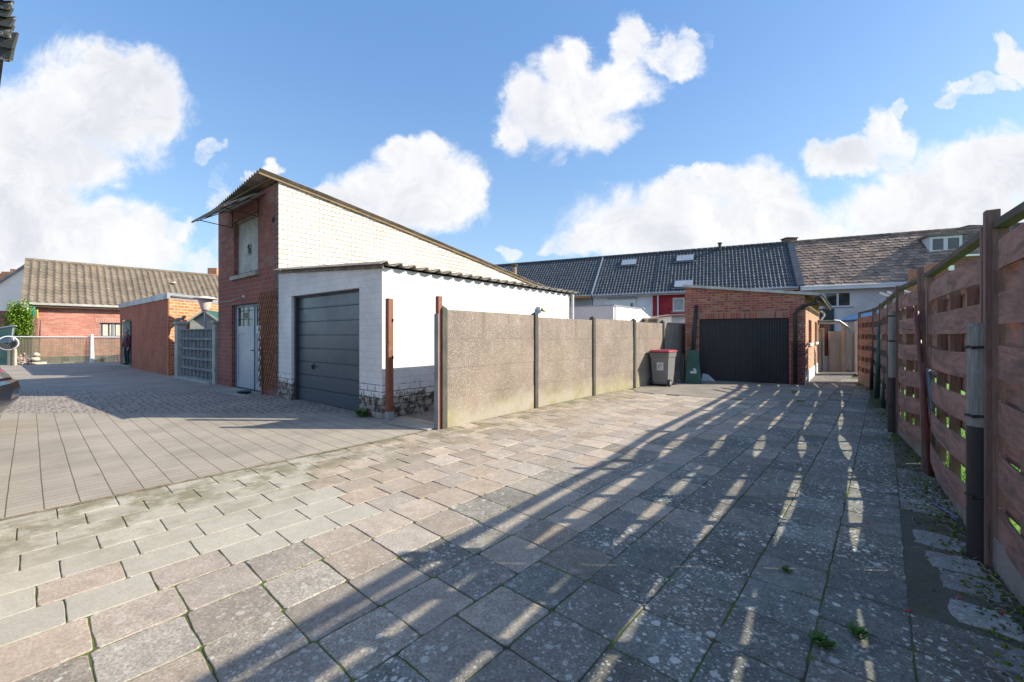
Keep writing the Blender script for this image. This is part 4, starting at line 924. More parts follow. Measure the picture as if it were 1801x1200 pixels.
# roof slab and trim, gutter, downpipe
q = MB(); r0, r1 = FK.p(aL - .05, -.06, zkl + .005), FK.p(aR + .28, -.06, zk(aR + .28) + .005); r3 = r0 + A.to_3d() * (Lk + .1); r2 = r1 + A.to_3d() * (Lk + .1)
q.ext([r0, r1, r2, r3], (0, 0, .035)); q.build('roof', surf('old_roof_sheet', (.22, .2, .18), (.3, .28, .25), .9, 3, 50, .4), kg)
q = MB(); q.box8([r0 + Vector((-.02, -.03, -.03)), r1 + Vector((0, -.03, -.03)), r1 + Vector((0, -.002, -.03)), r0 + Vector((-.02, -.002, -.03)), r0 + Vector((-.02, -.03, .05)), r1 + Vector((0, -.03, .05)), r1 + Vector((0, -.002, .05)), r0 + Vector((-.02, -.002, .05))]); q.build('roof_trim', surf('pale_trim', (.55, .54, .5), (.4, .39, .36), .7, 5), kg)
q = MB(); n_w = 40
for i in range(n_w):   # corrugated sheet ends above the gutter
    p = r1 + A.to_3d() * ((Lk + .1) * (i + .5) / n_w); q.lathe(p + Vector((.02, -.015, .0)), [(.045, -.07), (.045, .07)], 8, axis=(.9, -.4, .0))
q.build('sheet_ends', surf('grey_sheet', (.36, .34, .31), (.2, .19, .17), .9, 6), kg)
q = MB(); gz = zk(aR + .28) - .07; q.path([r1 + Vector((.02, -.03, -.09)), r2 + Vector((.02, -.03, -.11))], .06, 10); q.build('gutter', M['blackmetal'], kg, smooth=True)
dpx = FK.s_at(1398); g0 = FK.p(aR + .26, -.04, zkr - .1)
q = MB(); q.path([g0, g0 + Vector((0, 0, -.17)), FK.p(aR - .05, -.07, zkr - .33), FK.p(dpx + .06, -.07, zkr - .45), FK.p(dpx, -.07, zkr - .55), FK.p(dpx, -.07, .04)], .046, 12); q.build('downpipe', M['blackmetal'], kg, smooth=True)
for k in range(12):
    q = MB(); z = .9 + rng.random() * .9; a = rng.uniform(dpx + .08, aR - .03); q.fb(FK, a, a + rng.uniform(.01, .05), -.0065, -.0045, z, z + rng.choice([.008, .05])); q.build('paint_mark', M['palepaint'], kg)

# bins and things in front of it
def bin_(p, d, label):
    b = thing('wheelie_bin', label, 'bin', p); F = Fr(p, d)      # front edge runs along d, body behind it to the left normal
    W_, D_, Hh = .50, .60, .93
    M.setdefault('binbody', surf('grey_bin_plastic', (.21, .215, .22), (.18, .185, .19), .45, 3, 90, .15)); M.setdefault('binlid', surf('red_bin_lid', (.42, .06, .08), (.33, .05, .06), .45, 3, 60, .1))
    def ring(z, w_, d0, d1): return [F.p(-w_ / 2, d0, z), F.p(w_ / 2, d0, z), F.p(w_ / 2, d1, z), F.p(-w_ / 2, d1, z)]
    q = MB(); V = []
    for z, w_, d0, d1 in ((.05, .42, .07, .52), (.12, .43, .05, .54), (.78, .49, .01, .59), (.80, .52, -.01, .61), (.88, .53, -.015, .62), (.93, .54, -.02, .63)): V += ring(z, w_, d0, d1)
    fs = [(0, 1, 2, 3)] + [(i * 4 + k, i * 4 + (k + 1) % 4, (i + 1) * 4 + (k + 1) % 4, (i + 1) * 4 + k) for i in range(5) for k in range(4)] + [(20, 21, 22, 23)]
    q.add(V, fs); q.build('body', M['binbody'], b, bevel=.018)
    q = MB(); V = ring(.932, .57, -.05, .66) + ring(.955, .58, -.055, .665) + ring(.995, .50, .0, .6)
    q.add(V, [(0, 1, 2, 3)] + [(i * 4 + k, i * 4 + (k + 1) % 4, (i + 1) * 4 + (k + 1) % 4, (i + 1) * 4 + k) for i in range(2) for k in range(4)] + [(8, 9, 10, 11)]); q.build('lid', M['binlid'], b, bevel=.012)
    for sg in (-1, 1):
        q = MB(); c = F.p(sg * .245, .10, .10); q.lathe(c, [(.05, -.03), (.10, -.028), (.10, .028), (.05, .03)], 18, axis=tuple(F.d.to_3d())); wh = q.build('wheel', M['blackmetal'], b, smooth=False)
        q = MB(); q.lathe(c + F.d.to_3d() * sg * .031, [(.05, -.001), (.045, .004)], 14, axis=tuple(F.d.to_3d())); q.build('hub', M['zinc'], wh)
    q = MB(); q.tube(F.p(-.24, -.045, .90), F.p(.24, -.045, .90), .016); 
    for a in (-.2, 0, .2): q.fb(F, a - .015, a + .015, -.05, -.01, .86, .91)
    q.build('handle', M['binbody'], b)
    q = MB(); q.fb(F, -.07, .11, .0, .022, .44, .66); s_ = q.build('sticker', surf('sticker_white', (.62, .63, .65), (.55, .56, .58), .5, 9), b)
    q = MB(); q.fb(F, .03, .07, -.004, -.0005, .56, .62); q.fb(F, -.03, .01, -.004, -.0005, .5, .59); q.build('sticker_print', surf('sticker_grey', (.25, .27, .3), (.4, .41, .43), .5, 20), s_)
    return b
bp = G(1160, 680.0); bin_((bp.x, bp.y + .02), -B, 'grey wheelie bin with a red lid standing against the concrete wall')
cp = G(1219, 675.5); cb = thing('compost_bin', 'tapered dark green plastic bin with a torn white sticker left of the black garage door', 'bin', cp)
Fc = Fr(cp, (.92, -.39)); hgt = .96
def ring4(F, z, w_, d0, d1): return [F.p(-w_ / 2, d0, z), F.p(w_ / 2, d0, z), F.p(w_ / 2, d1, z), F.p(-w_ / 2, d1, z)]
q = MB(); V = ring4(Fc, .0, .47, 0, .45) + ring4(Fc, .10, .45, .01, .44) + ring4(Fc, hgt - .05, .30, .09, .36) + ring4(Fc, hgt, .27, .10, .34)
q.add(V, [(0, 1, 2, 3)] + [(i * 4 + k, i * 4 + (k + 1) % 4, (i + 1) * 4 + (k + 1) % 4, (i + 1) * 4 + k) for i in range(3) for k in range(4)] + [(12, 13, 14, 15)])
q.build('body', surf('green_bin_plastic', (.022, .10, .075), (.018, .08, .062), .45, 3, 60, .1), cb, bevel=.02)
q = MB(); q.add([Fc.p(-.08, .03, .30), Fc.p(.09, .03, .30), Fc.p(.09, .05, .47), Fc.p(.05, .047, .455), Fc.p(.02, .045, .44), Fc.p(-.05, .05, .47), Fc.p(-.08, .05, .46)], [(0, 1, 2, 3, 4, 5, 6)]); q.build('sticker', surf('torn_sticker', (.6, .66, .66), (.5, .56, .56), .6, 9), cb, solid=.004)
q = MB(); q.fb(Fc, -.32, -.2401, .05, .40, .0, .82); q.build('side_board', surf('dark_board', (.035, .05, .045), (.05, .06, .055), .8), cb)
lp0 = FK.p(FK.s_at(1216), -.10, -.0); lp1 = FK.p(FK.s_at(1224.5), -.03, Zv(537, FK.Y(0)))
q = MB(); q.path([lp0, lp1], .052, 12); tag(q.build('drain_pipe', M['blackmetal'], smooth=True), 'black plastic pipe leaning upright against the brick left of the black door', 'pipe')
s0 = FK.p(FK.s_at(1234), -.16, .01); s1 = FK.p(FK.s_at(1259), -.24, .012); s2 = FK.p(FK.s_at(1246), -.08, .20); s3 = FK.p(FK.s_at(1236), -.06, .23)
q = MB(); q.add([s0, s1, s2, s3], [(0, 1, 2, 3)]); tag(q.build('loose_sheet', surf('pale_sheet', (.55, .6, .63), (.45, .5, .53), .6, 3), solid=.012), 'pale triangular sheet leaning against the bottom of the black garage door', 'sheet')
q = MB(); e = FK.p(FK.s_at(1190), -.3, .012); q.fb(Fr(e.xy, (.95, -.2)), -.3, .35, -.1, .06, .010, .02); tag(q.build('paper_sheet', surf('wet_paper', (.4, .45, .48), (.3, .35, .37), .7)), 'flat grey sheet lying on the concrete between the two bins', 'sheet')

# ------------------------------------------------------------------ roof tiling as real relief
def tiles(F, a0, a1, t_e, z_e, t_r, z_r, col, row, amp, step, jit=0.0, flat=False, seed=1):
    """tiled slope: eave at (t_e, z_e), ridge at (t_r, z_r); returns an MB (F.n points up the slope)"""
    q = MB(); rr = random.Random(seed); L = math.hypot(t_r - t_e, z_r - z_e); nx, nz = -(z_r - z_e) / L, (t_r - t_e) / L
    nr = max(1, round(L / row)); nc = max(1, round(abs(a1 - a0) / col)); k = 6
    def P(a, f, h): return F.p(a, t_e + (t_r - t_e) * f + nx * h, z_e + (z_r - z_e) * f + nz * h)
    if flat:
        for i in range(nr):
            for j in range(nc):
                o = .5 * (i % 2); x0 = a0 + (a1 - a0) * (j + o) / nc; x1 = a0 + (a1 - a0) * (j + 1 + o) / nc
                if x0 > x1: x0, x1 = x1, x0
                h = rr.gauss(0, jit); h2 = rr.gauss(0, jit); e = .004
                f0, f1 = (i - .06 + rr.gauss(0, .03)) / nr, (i + 1.1) / nr
                q.add([P(x0 + e, f0, step + h), P((x0 + x1) / 2, f0 - .18 / nr, step + (h + h2) / 2), P(x1 - e, f0, step + h2), P(x1 - e, f1, .0), P(x0 + e, f1, .0), P(x0 + e, f0, step + h - .02), P((x0 + x1) / 2, f0 - .18 / nr, step + h - .02), P(x1 - e, f0, step + h2 - .02)], [(0, 1, 2, 3, 4), (0, 5, 6, 1), (1, 6, 7, 2)])
        return q
    prof = [(0, 1.0), (.12, .85), (.26, .2), (.45, -.35), (.68, -.3), (.86, .45)]
    for i in range(nr):
        lo, hi = [], []
        dj = [rr.gauss(0, jit) for _ in range(nc + 1)]
        for j in range(nc):
            for f, h in prof:
                a = a0 + (a1 - a0) * (j + f) / nc
                lo.append(P(a, i / nr, amp * h + step + dj[j])); hi.append(P(a, (i + 1) / nr, amp * h + dj[j] * .4))
        lo2 = [p + Vector((F.n.x * nx, F.n.y * nx, nz)) * -(step + .012) for p in lo]
        q.grid([lo2, lo, hi])
    return q

M['blacktile'] = surf('glazed_black_tile', (.06, .07, .078), (.085, .093, .098), .36, 3, 30, .2, rvar=.08, island=.0, dirt=((.10, .10, .09), .62))
M['browntile'] = surf('mossy_brown_tile', (.22, .165, .115), (.15, .115, .085), .95, 1.2, 28, .7, .01, dirt=((.30, .25, .18), .6))
M['bungtile'] = surf('grey_brown_tile', (.225, .18, .135), (.15, .125, .095), .95, 1.0, 25, .6, .01, dirt=((.36, .29, .20), .57))
M['flattile'] = surf('lichened_flat_tile', (.33, .235, .18), (.22, .165, .135), .95, .9, 22, .6, .01, dirt=((.05, .045, .04), .60), island=.28)

EZ, RZ, RD = 4.5, 8.1, 3.95
RY = (EZ - H) * FPX / (HZ - 505); R0 = Vector((Xu(1405, RY), RY)); RF = Fr(R0, (-.905, .425))   # runs to the left, houses lie on the -n side
RN = -RF.n                                                                       # up-slope direction
class Up(Fr): pass
UF = Fr(R0, (-.905, .425)); UF.n = RN                                           # t grows towards the ridge
slopeN = Vector((-RN.x * (RZ - EZ), -RN.y * (RZ - EZ), RD)).normalized()
def roofpt(u, v, off=.08): return ray(u, v, (R0.x - slopeN.x * -off, R0.y + slopeN.y * off, EZ + slopeN.z * off), slopeN)
def a_of(u): return UF.s_at(u)
def row_house(name, label, cat, a0, a1, wallmat, tile_mb, tile_mat, holes=(), gutter='zinc', tone=None):
    b = thing(name, label, cat, UF.p(a0, .35, 0))
    q = MB(); q.wall(UF, a0 + .003, a1 - .003, .35, .6, -.05, EZ - .12, holes); q.wall(UF, a0 + .003, a1 - .003, 2 * RD - .6, 2 * RD - .35, -.05, EZ - .12)
    for a in (a0 + .003, a1 - .253 if a1 > a0 else a1 + .253):
        q.ext([UF.p(a, .6, -.05), UF.p(a, 2 * RD - .6, -.05), UF.p(a, 2 * RD - .6, EZ + .1), UF.p(a, RD, RZ - .15), UF.p(a, .6, EZ + .1)], UF.d.to_3d() * .25)
    q.build('wall', wallmat, b)
    rf = tile_mb.build('roof', tile_mat, b, normals=False)
    q = MB(); q.box8([UF.p(a0, RD, RZ - .0), UF.p(a1, RD, RZ), UF.p(a1, 2 * RD, EZ), UF.p(a0, 2 * RD, EZ), UF.p(a0, RD, RZ - .08), UF.p(a1, RD, RZ - .08), UF.p(a1, 2 * RD, EZ - .08), UF.p(a0, 2 * RD, EZ - .08)]); q.build('rear_roof', tile_mat, b)
    q = MB(); n = int(abs(a1 - a0) / .4)
    for i in range(n):
        x0 = a0 + (a1 - a0) * i / n; x1 = a0 + (a1 - a0) * (i + .96) / n; q.path([UF.p(x0, RD, RZ + .03), UF.p(x1, RD, RZ + .045)], .11, 8)
    q.build('ridge_tiles', tile_mat, rf)
    q = MB(); q.path([UF.p(a0 + .01, -.06, EZ - .04), UF.p(a1 - .01, -.06, EZ - .04)], .075, 8); q.build('gutter', M[gutter], b)
    q = MB(); q.fb(UF, a0 + .01, a1 - .01, .0, .34, EZ - .16, EZ - .05); q.build('soffit', M['white'], b)
    return b, rf
def win(parent, F, a0, a1, z0, z1, t, frame='pvc', panes=1, sill=True, curtain=False, s=-1, fw=.06, gl=None):
    """window set in the wall face t; s = direction of outside along n"""
    if a0 > a1: a0, a1 = a1, a0
    q = MB(); q.fb(F, a0, a0 + fw, t, t - s * .08, z0, z1); q.fb(F, a1 - fw, a1, t, t - s * .08, z0, z1); q.fb(F, a0 + fw, a1 - fw, t, t - s * .08, z0, z0 + fw); q.fb(F, a0 + fw, a1 - fw, t, t - s * .08, z1 - fw, z1)
    for k in range(1, panes):
        a = a0 + (a1 - a0) * k / panes; q.fb(F, a - fw * .7, a + fw * .7, t + .001, t - s * .079, z0 + fw, z1 - fw)
    w_ = q.build('window', M[frame], parent)
    for k in range(panes):
        b0 = a0 + (a1 - a0) * k / panes + fw; b1 = a0 + (a1 - a0) * (k + 1) / panes - fw
        q = MB(); q.fb(F, b0, b1, t - s * .04, t - s * .05, z0 + fw, z1 - fw); q.build('pane', M[gl or 'glass'], w_)
    if sill: q = MB(); q.fb(F, a0 - .1, a1 + .1, t + s * .07, t - s * .02, z0 - .08, z0 - .002); q.build('sill', M['greywall'], w_)
    return w_
def wz(v, a, t=.35): return Zv(v, UF.p(a, t, 0).y)
def wa(u, t=.35):
    P = UF.p(0, t, 0); return along(u, P, UF.d)

# --- far left house (dark roof, grey rear wall), white house, red house under the long black roof, brown-roofed white house
aB = a_of(1041); aC = wa(1148); aL_ = aB + 17
d0, d1 = wa(1003), wa(1041)
hs, rf = row_house('terraced_house', 'black-roofed terraced house with grey rear wall and orange gutter board', 'house', aB + .06, aL_, M['greywall'], tiles(UF, aB + .06, aL_, 0, EZ, RD, RZ, .24, .34, .045, .03, .003, seed=2), M['blacktile'], gutter='zinc')
q = MB(); q.fb(UF, aB + .1, aB + 6, -.16, -.13, EZ - .2, EZ - .02); q.build('gutter_board', surf('orange_board', (.5, .22, .06), (.42, .18, .06), .7), hs)
# white house
h1a, h1b = wa(1118), wa(1071)
hz0, hz1 = wz(548, h1a), wz(526, h1a)
rt = tiles(UF, aC + .01, aB, 0, EZ, RD, RZ, .24, .34, .045, .03, .003, seed=3)
hs, rf = row_house('terraced_house', 'white painted terraced house under black tiles with one roof window and a wide roller shutter', 'house', aC + .01, aB, M['whitewall'], rt, M['blacktile'])
q = MB(); q.fb(UF, h1a, h1b, .27, .34, hz0 - 1.0, hz1)
for k in range(1, 16): q.fb(UF, h1a + .02, h1b - .02, .262, .27, hz1 - .12 * k, hz1 - .12 * k + .09)
sh_ = q.build('roller_shutter', M['pvc'], hs)
q = MB(); q.fb(UF, wa(1120), wa(1069), .20, .34, hz1, hz1 + .12); q.build('shutter_box', M['greywall'], sh_)
q = MB(); q.fb(UF, wa(1113.5), wa(1109.5), .255, .262, hz0 - .9, wz(533, h1a)); q.build('door_glass', M['glass'], sh_)
def skylight(parent, u0, u1, v0, v1):
    pts = [roofpt(u0, v1, .09), roofpt(u1, v1, .09), roofpt(u1 + (0), v0, .09), roofpt(u0 + 1.5, v0, .09)]
    a0, a1 = sorted((UF.s_at(u0), UF.s_at(u1)))
    c0, c1 = roofpt(u0, v1, .0), roofpt(u1, v0, .0)
    def at(p): return ((p.xy - UF.o).dot(UF.d), (p.xy - UF.o).dot(UF.n), p.z)
    (x0, t0, z0), (x1, t1, z1) = at(c0), at(c1)
    if x0 > x1: x0, x1 = x1, x0
    def P(a, f, h): return UF.p(a, t0 + (t1 - t0) * f, z0 + (z1 - z0) * f) + slopeN * h
    q = MB(); q.box8([P(x0, 0, .0), P(x1, 0, .0), P(x1, 1, .0), P(x0, 1, .0), P(x0, 0, .13), P(x1, 0, .13), P(x1, 1, .13), P(x0, 1, .13)]); s_ = q.build('skylight', M['blackmetal'], parent)
    fw = .07; f = .06
    q = MB(); q.box8([P(x0 + fw, f, .12), P(x1 - fw, f, .12), P(x1 - fw, 1 - f, .12), P(x0 + fw, 1 - f, .12), P(x0 + fw, f, .142), P(x1 - fw, f, .142), P(x1 - fw, 1 - f, .142), P(x0 + fw, 1 - f, .142)]); q.build('pane', M['skyglass'], s_)
    q = MB(); q.box8([P(x0 - .12, -.08, .06), P(x1 + .12, -.08, .06), P(x1 + .12, -.0, .06), P(x0 - .12, -.0, .06), P(x0 - .12, -.08, .09), P(x1 + .12, -.08, .09), P(x1 + .12, -.0, .09), P(x0 - .12, -.0, .09)]); q.build('flashing', M['zinc'], s_)
M['skyglass'] = surf('roof_window_glass', (.42, .45, .50), (.36, .40, .46), .12, 1, 20, 0)
skylight(rf, 1091, 1122, 457.5, 469.5)
q = MB(); va_ = roofpt(1065, 475); 
q.box8([UF.p(aB - .02, 0, EZ + .05), UF.p(aB + .08, 0, EZ + .05), UF.p(aB + .08, RD, RZ + .05), UF.p(aB - .02, RD, RZ + .05), UF.p(aB - .02, 0, EZ + .13), UF.p(aB + .08, 0, EZ + .13), UF.p(aB + .08, RD, RZ + .13), UF.p(aB - .02, RD, RZ + .13)]); q.build('party_verge', M['zinc'], rf)
# red house
M['redwall'] = surf('crimson_painted_wall', (.36, .018, .03), (.30, .015, .026), .75, 1.5, 50, .2)
r0a, r0b = wa(1204), wa(1183); rz0, rz1 = wz(548, r0b), wz(524, r0b)
rt = tiles(UF, .02, aC, 0, EZ, RD, RZ, .24, .34, .045, .03, .003, seed=4)
hs, rf = row_house('terraced_house', 'terraced house painted crimson with black tiled roof, two roof windows and a pale downpipe', 'house', .02, aC, M['redwall'], rt, M['blacktile'], [(r0a, r0b, rz0, rz1)])
win(hs, UF, r0a, r0b, rz0, rz1, .42, s=-1, gl='curtainpane') if 'curtainpane' in M else None
M['curtainpane'] = surf('net_curtain_glass', (.36, .40, .40), (.28, .31, .32), .2, 4, 20, 0)
win(hs, UF, r0a, r0b, rz0, rz1, .40, s=-1, gl='curtainpane', fw=.09)
q = MB(); a = wa(1157.5); q.path([UF.p(a, .25, EZ - .1), UF.p(a, .25, .2)], .06, 8); q.build('downpipe', M['pvc'], hs)
skylight(rf, 1188, 1222, 449.5, 462.5); skylight(rf, 1184, 1221, 494.5, 508.5)
q = MB(); fx = UF.s_at(1266); fp_ = UF.p(a_of(1262) - .3, RD - .1, RZ); fy = Xu(1266, fp_.y); q.tube((fy, fp_.y, RZ - .6), (fy, fp_.y, Zv(429, fp_.y)), .11); q.lathe((fy, fp_.y, Zv(429, fp_.y)), [(.16, 0), (.17, .06), (.1, .10)]); q.build('flue', M['darkpost'], rf)
q = MB(); cx_ = UF.p(.2, RD + .2, RZ); cX = Xu(1388, cx_.y); q.box(cX - .38, cX + .38, cx_.y - .3, cx_.y + .3, RZ - .5, Zv(421, cx_.y)); ch = q.build('chimney', brick('chimney_brick', (.24, .09, .06), (.18, .07, .05), (.25, .2, .16), .21, .07), rf)
q = MB(); q.box(cX - .44, cX + .44, cx_.y - .36, cx_.y + .36, Zv(421, cx_.y) + .001, Zv(421, cx_.y) + .07); q.build('chimney_cap', M['darkpost'], ch)
q = MB(); q.box8([UF.p(-.30, -.05, EZ + .0), UF.p(.1, -.05, EZ + .0), UF.p(.1, RD, RZ + .0), UF.p(-.30, RD, RZ + .0), UF.p(-.30, -.05, EZ + .14), UF.p(.1, -.05, EZ + .14), UF.p(.1, RD, RZ + .14), UF.p(-.30, RD, RZ + .14)]); q.build('verge_tiles', M['blacktile'], rf)
# brown-roofed house
aR_ = -17.5; b0, b1 = wa(1450), wa(1498); bz0, bz1 = wz(540.5, b0), wz(514, b0)
rt = tiles(UF, -.07, aR_, 0, EZ, RD, RZ, .36, .30, 0, .04, .012, flat=True, seed=5)
hs, rf = row_house('terraced_house', 'white painted house with an old brown lichened tile roof and a small white dormer', 'house', -.07, aR_, M['whitewall'], rt, M['flattile'], [(min(b0, b1), max(b0, b1), bz0, bz1)], gutter='white')
q = MB(); q.box8([UF.p(aR_, .05, EZ - .07), UF.p(-.07, .05, EZ - .07), UF.p(-.07, RD, RZ - .07), UF.p(aR_, RD, RZ - .07), UF.p(aR_, .05, EZ - .03), UF.p(-.07, .05, EZ - .03), UF.p(-.07, RD, RZ - .03), UF.p(aR_, RD, RZ - .03)]); q.build('roof_board', M['darkgap'], rf)
win(hs, UF, b0, b1, bz0, bz1, .40, s=-1, panes=2, fw=.08)
q = MB(); q.fb(UF, aR_ + .02, -.09, -.12, -.05, EZ - .24, EZ + .01); q.build('fascia', M['white'], hs)
q = MB(); q.fb(UF, wa(1466), wa(1437), .22, .345, .1, wz(543.5, wa(1450))); q.build('dark_shutter', surf('dark_cladding', (.04, .055, .065), (.05, .065, .075), .7), hs)
# dormer
dp0, dp1 = roofpt(1639, 441.5, .05), roofpt(1689, 437, .05)
FDm = Fr(dp0.xy, (dp1 - dp0).xy); Ld = (dp1 - dp0).xy.length; zd0, zd1 = min(dp0.z, dp1.z) - .1, Zv(416, dp0.y)
q = MB(); q.fb(FDm, -.12, Ld + .12, .12, 1.9, zd0, zd1 - .0); dmr = q.build('dormer', M['white'], hs)
win(dmr, FDm, -.1, Ld + .1, zd0, zd1 - .03, .02, s=-1, panes=2, sill=False, fw=.14)
q = MB(); q.fb(FDm, -.3, Ld + .3, -.08, 2.0, zd1, zd1 + .12)
q.build('dormer_roof', M['flattile'], dmr)
q = MB(); cc = roofpt(1716, 412, .0); cX, cY = Xu(1716, UF.p(UF.s_at(1700) - 1, RD, 0).y + 0), UF.p(UF.s_at(1700), RD, 0).y - .2; q.box(cX - .5, cX + .5, cY - .3, cY + .4, RZ - .7, Zv(402, cY)); ch = q.build('chimney', surf('sooty_chimney', (.17, .16, .15), (.1, .095, .09), .95, 4, 40, .5), hs)
q = MB(); q.box(cX - .6, cX + .6, cY - .4, cY + .5, Zv(402, cY) + .001, Zv(402, cY) + .12); q.build('chimney_cap', M['darkpost'], ch)

# unseen tall house added out to the right to shade the brown roof
tb = thing('shading_house', 'unseen tall brick gabled house added beyond the right end of the row to shade the brown roof', 'house', (38, 24, 0))
q = MB(); q.wall(Fr((34.5, 27.0), (0, -1)), 0, 9, 0, .3, -.05, 11.0); q.wall(Fr((43.5, 27.0), (0, -1)), 0, 9, 0, -.3, -.05, 11.0)
for y in (27.0, 18.3): q.ext([(34.8, y, -.05), (43.2, y, -.05), (43.2, y, 11), (39, y, 14.5), (34.8, y, 11)], (0, -.3, 0))
q.build('wall', M['red'], tb)
q = MB()
for sg in (-1, 1): q.box8([(39, 27.2, 14.5), (39 + sg * 4.8, 27.2, 10.9), (39 + sg * 4.8, 17.8, 10.9), (39, 17.8, 14.5), (39, 27.2, 14.65), (39 + sg * 4.8, 27.2, 11.05), (39 + sg * 4.8, 17.8, 11.05), (39, 17.8, 14.65)])
q.build('roof', M['browntile'], tb)

# red brick wing in front of the brown roof
wy = 19.5; wx0, wx1 = Xu(1597, wy), Xu(1790, wy)
rw = thing('brick_wing', 'red brick rear wing with white flashing seen above the woven fence', 'building', (wx0, wy, 0))
q = MB(); q.ext([(wx0, wy, -.05), (wx1, wy, -.05), (wx1, wy, Zv(447, wy)), (Xu(1682, wy), wy, Zv(452, wy)), (wx0, wy, Zv(476, wy))], (4.7, 4.5, 0)); q.build('wall', M['red'], rw)
q = MB(); q.box8([(Xu(1682, wy), wy - .06, Zv(452, wy) + .0), (wx1, wy - .06, Zv(447, wy)), (wx1, wy + .2, Zv(447, wy)), (Xu(1682, wy), wy + .2, Zv(452, wy)), (Xu(1682, wy), wy - .06, Zv(452, wy) + .09), (wx1, wy - .06, Zv(447, wy) + .09), (wx1, wy + .2, Zv(447, wy) + .09), (Xu(1682, wy), wy + .2, Zv(452, wy) + .09)]); q.build('flashing', M['white'], rw)
q = MB(); q.box(Xu(1667, wy), Xu(1677, wy), wy - .04, wy + .05, Zv(476, wy), Zv(467, wy)); q.build('vent', M['white'], rw)

# white flat-roofed extension behind the concrete wall
eY = 20.0; eP = Vector((Xu(1079, eY), eY)); FE = Fr(eP, (-.905, .425)); FE2 = Fr(eP, A)
ex = thing('rear_extension', 'white rendered flat-roofed extension behind the concrete wall, its left face in shade', 'building', eP)
ze_ = Zv(538, eY); Le = FE2.s_at(1143); Lc = FE2.s_at(1128)
q = MB(); q.wall(FE, 0, 5.5, 0, -.25, -.05, ze_)
q.wall(FE2, .25, Le, .003, .25, -.05, lambda a: ze_ if a <= Lc else ze_ - (a - Lc) * .30, extra=[Lc, (Lc + Le) / 2]); q.wall(Fr(eP + A * Le, (-.905, .425)), 0, 5.5, 0, -.2, -.05, ze_ - .35); q.build('wall', M['whiterender'], ex)
q = MB(); q.fb(FE, -.03, 5.5, -.04, .03, ze_, ze_ + .05); q.fb(FE2, 0, Lc, -.03, .04, ze_ + .001, ze_ + .051); q.build('roof_trim', M['zinc'], ex)
q = MB(); q.ext([FE.p(.1, -.2, ze_ - .1), FE.p(5.4, -.2, ze_ - .1), FE.p(5.4, -Le + .4, ze_ - .1), FE2.p(Lc, .2, ze_ - .1)], (0, 0, .06)); q.build('roof', M['roofasb'], ex)
q = MB(); vp = FE2.p(FE2.s_at(1140), .3, 0); q.tube((vp.x, vp.y, ze_ - .6), (vp.x, vp.y, Zv(545, vp.y)), .05); q.lathe((vp.x, vp.y, Zv(545, vp.y)), [(.12, 0), (.13, .05), (.05, .12)]); q.build('vent_pipe', M['zinc'], ex)
# low tan-roofed lean-to and small white shed
lY = 22; q0 = thing('lean_to', 'low pale-roofed lean-to between the white extension and the brick garage', 'shed', (Xu(1165, lY), lY, 0))
q = MB(); q.box(Xu(1140, lY), Xu(1182, lY), lY, lY + 3, -.05, Zv(563, lY)); q.build('wall', surf('tan_wall', (.40, .33, .26), (.3, .25, .2), .9), q0)
q = MB(); q.box8([(Xu(1139, lY), lY - .1, Zv(563, lY)), (Xu(1184, lY), lY - .1, Zv(563, lY)), (Xu(1184, lY), lY + 3, Zv(556, lY)), (Xu(1139, lY), lY + 3, Zv(556, lY)), (Xu(1139, lY), lY - .1, Zv(563, lY) + .08), (Xu(1184, lY), lY - .1, Zv(563, lY) + .08), (Xu(1184, lY), lY + 3, Zv(556, lY) + .08), (Xu(1139, lY), lY + 3, Zv(556, lY) + .08)]); q.build('roof', surf('tan_roof', (.50, .44, .36), (.36, .3, .24), .9, 3), q0)
q0 = thing('small_shed', 'small white shed with a pinkish roof edge below the crimson house', 'shed', (Xu(1193, 20), 20, 0))
q = MB(); q.box(Xu(1181, 20), Xu(1212, 20), 20, 22, -.05, Zv(556.5, 20)); q.build('wall', M['white'], q0)
q = MB(); q.box8([(Xu(1172, 20), 19.8, Zv(556, 20)), (Xu(1214, 20), 19.8, Zv(554.5, 20)), (Xu(1214, 20), 22.2, Zv(554.5, 20)), (Xu(1172, 20), 22.2, Zv(556, 20)), (Xu(1172, 20), 19.8, Zv(553.5, 20)), (Xu(1214, 20), 19.8, Zv(552, 20)), (Xu(1214, 20), 22.2, Zv(552, 20)), (Xu(1172, 20), 22.2, Zv(553.5, 20))]); q.build('roof', surf('pink_roof_edge', (.6, .42, .38), (.5, .36, .32), .8), q0)
sp_ = FW.p(FW.s_at(905), 2.0, 0); stz = Zv(470, sp_.y); sx_ = Xu(905, sp_.y)
q = MB(); q.tube((sx_, sp_.y, 3.0), (sx_, sp_.y, stz), .085, m=0); q.lathe((sx_, sp_.y, stz + .0), [(.06, 0), (.12, .03), (.14, .10), (.06, .12)], m=1); st_ = q.build('stove_pipe', [surf('copper_brown_pipe', (.42, .27, .18), (.3, .2, .14), .6), M['darkpost']], bs, smooth=False)

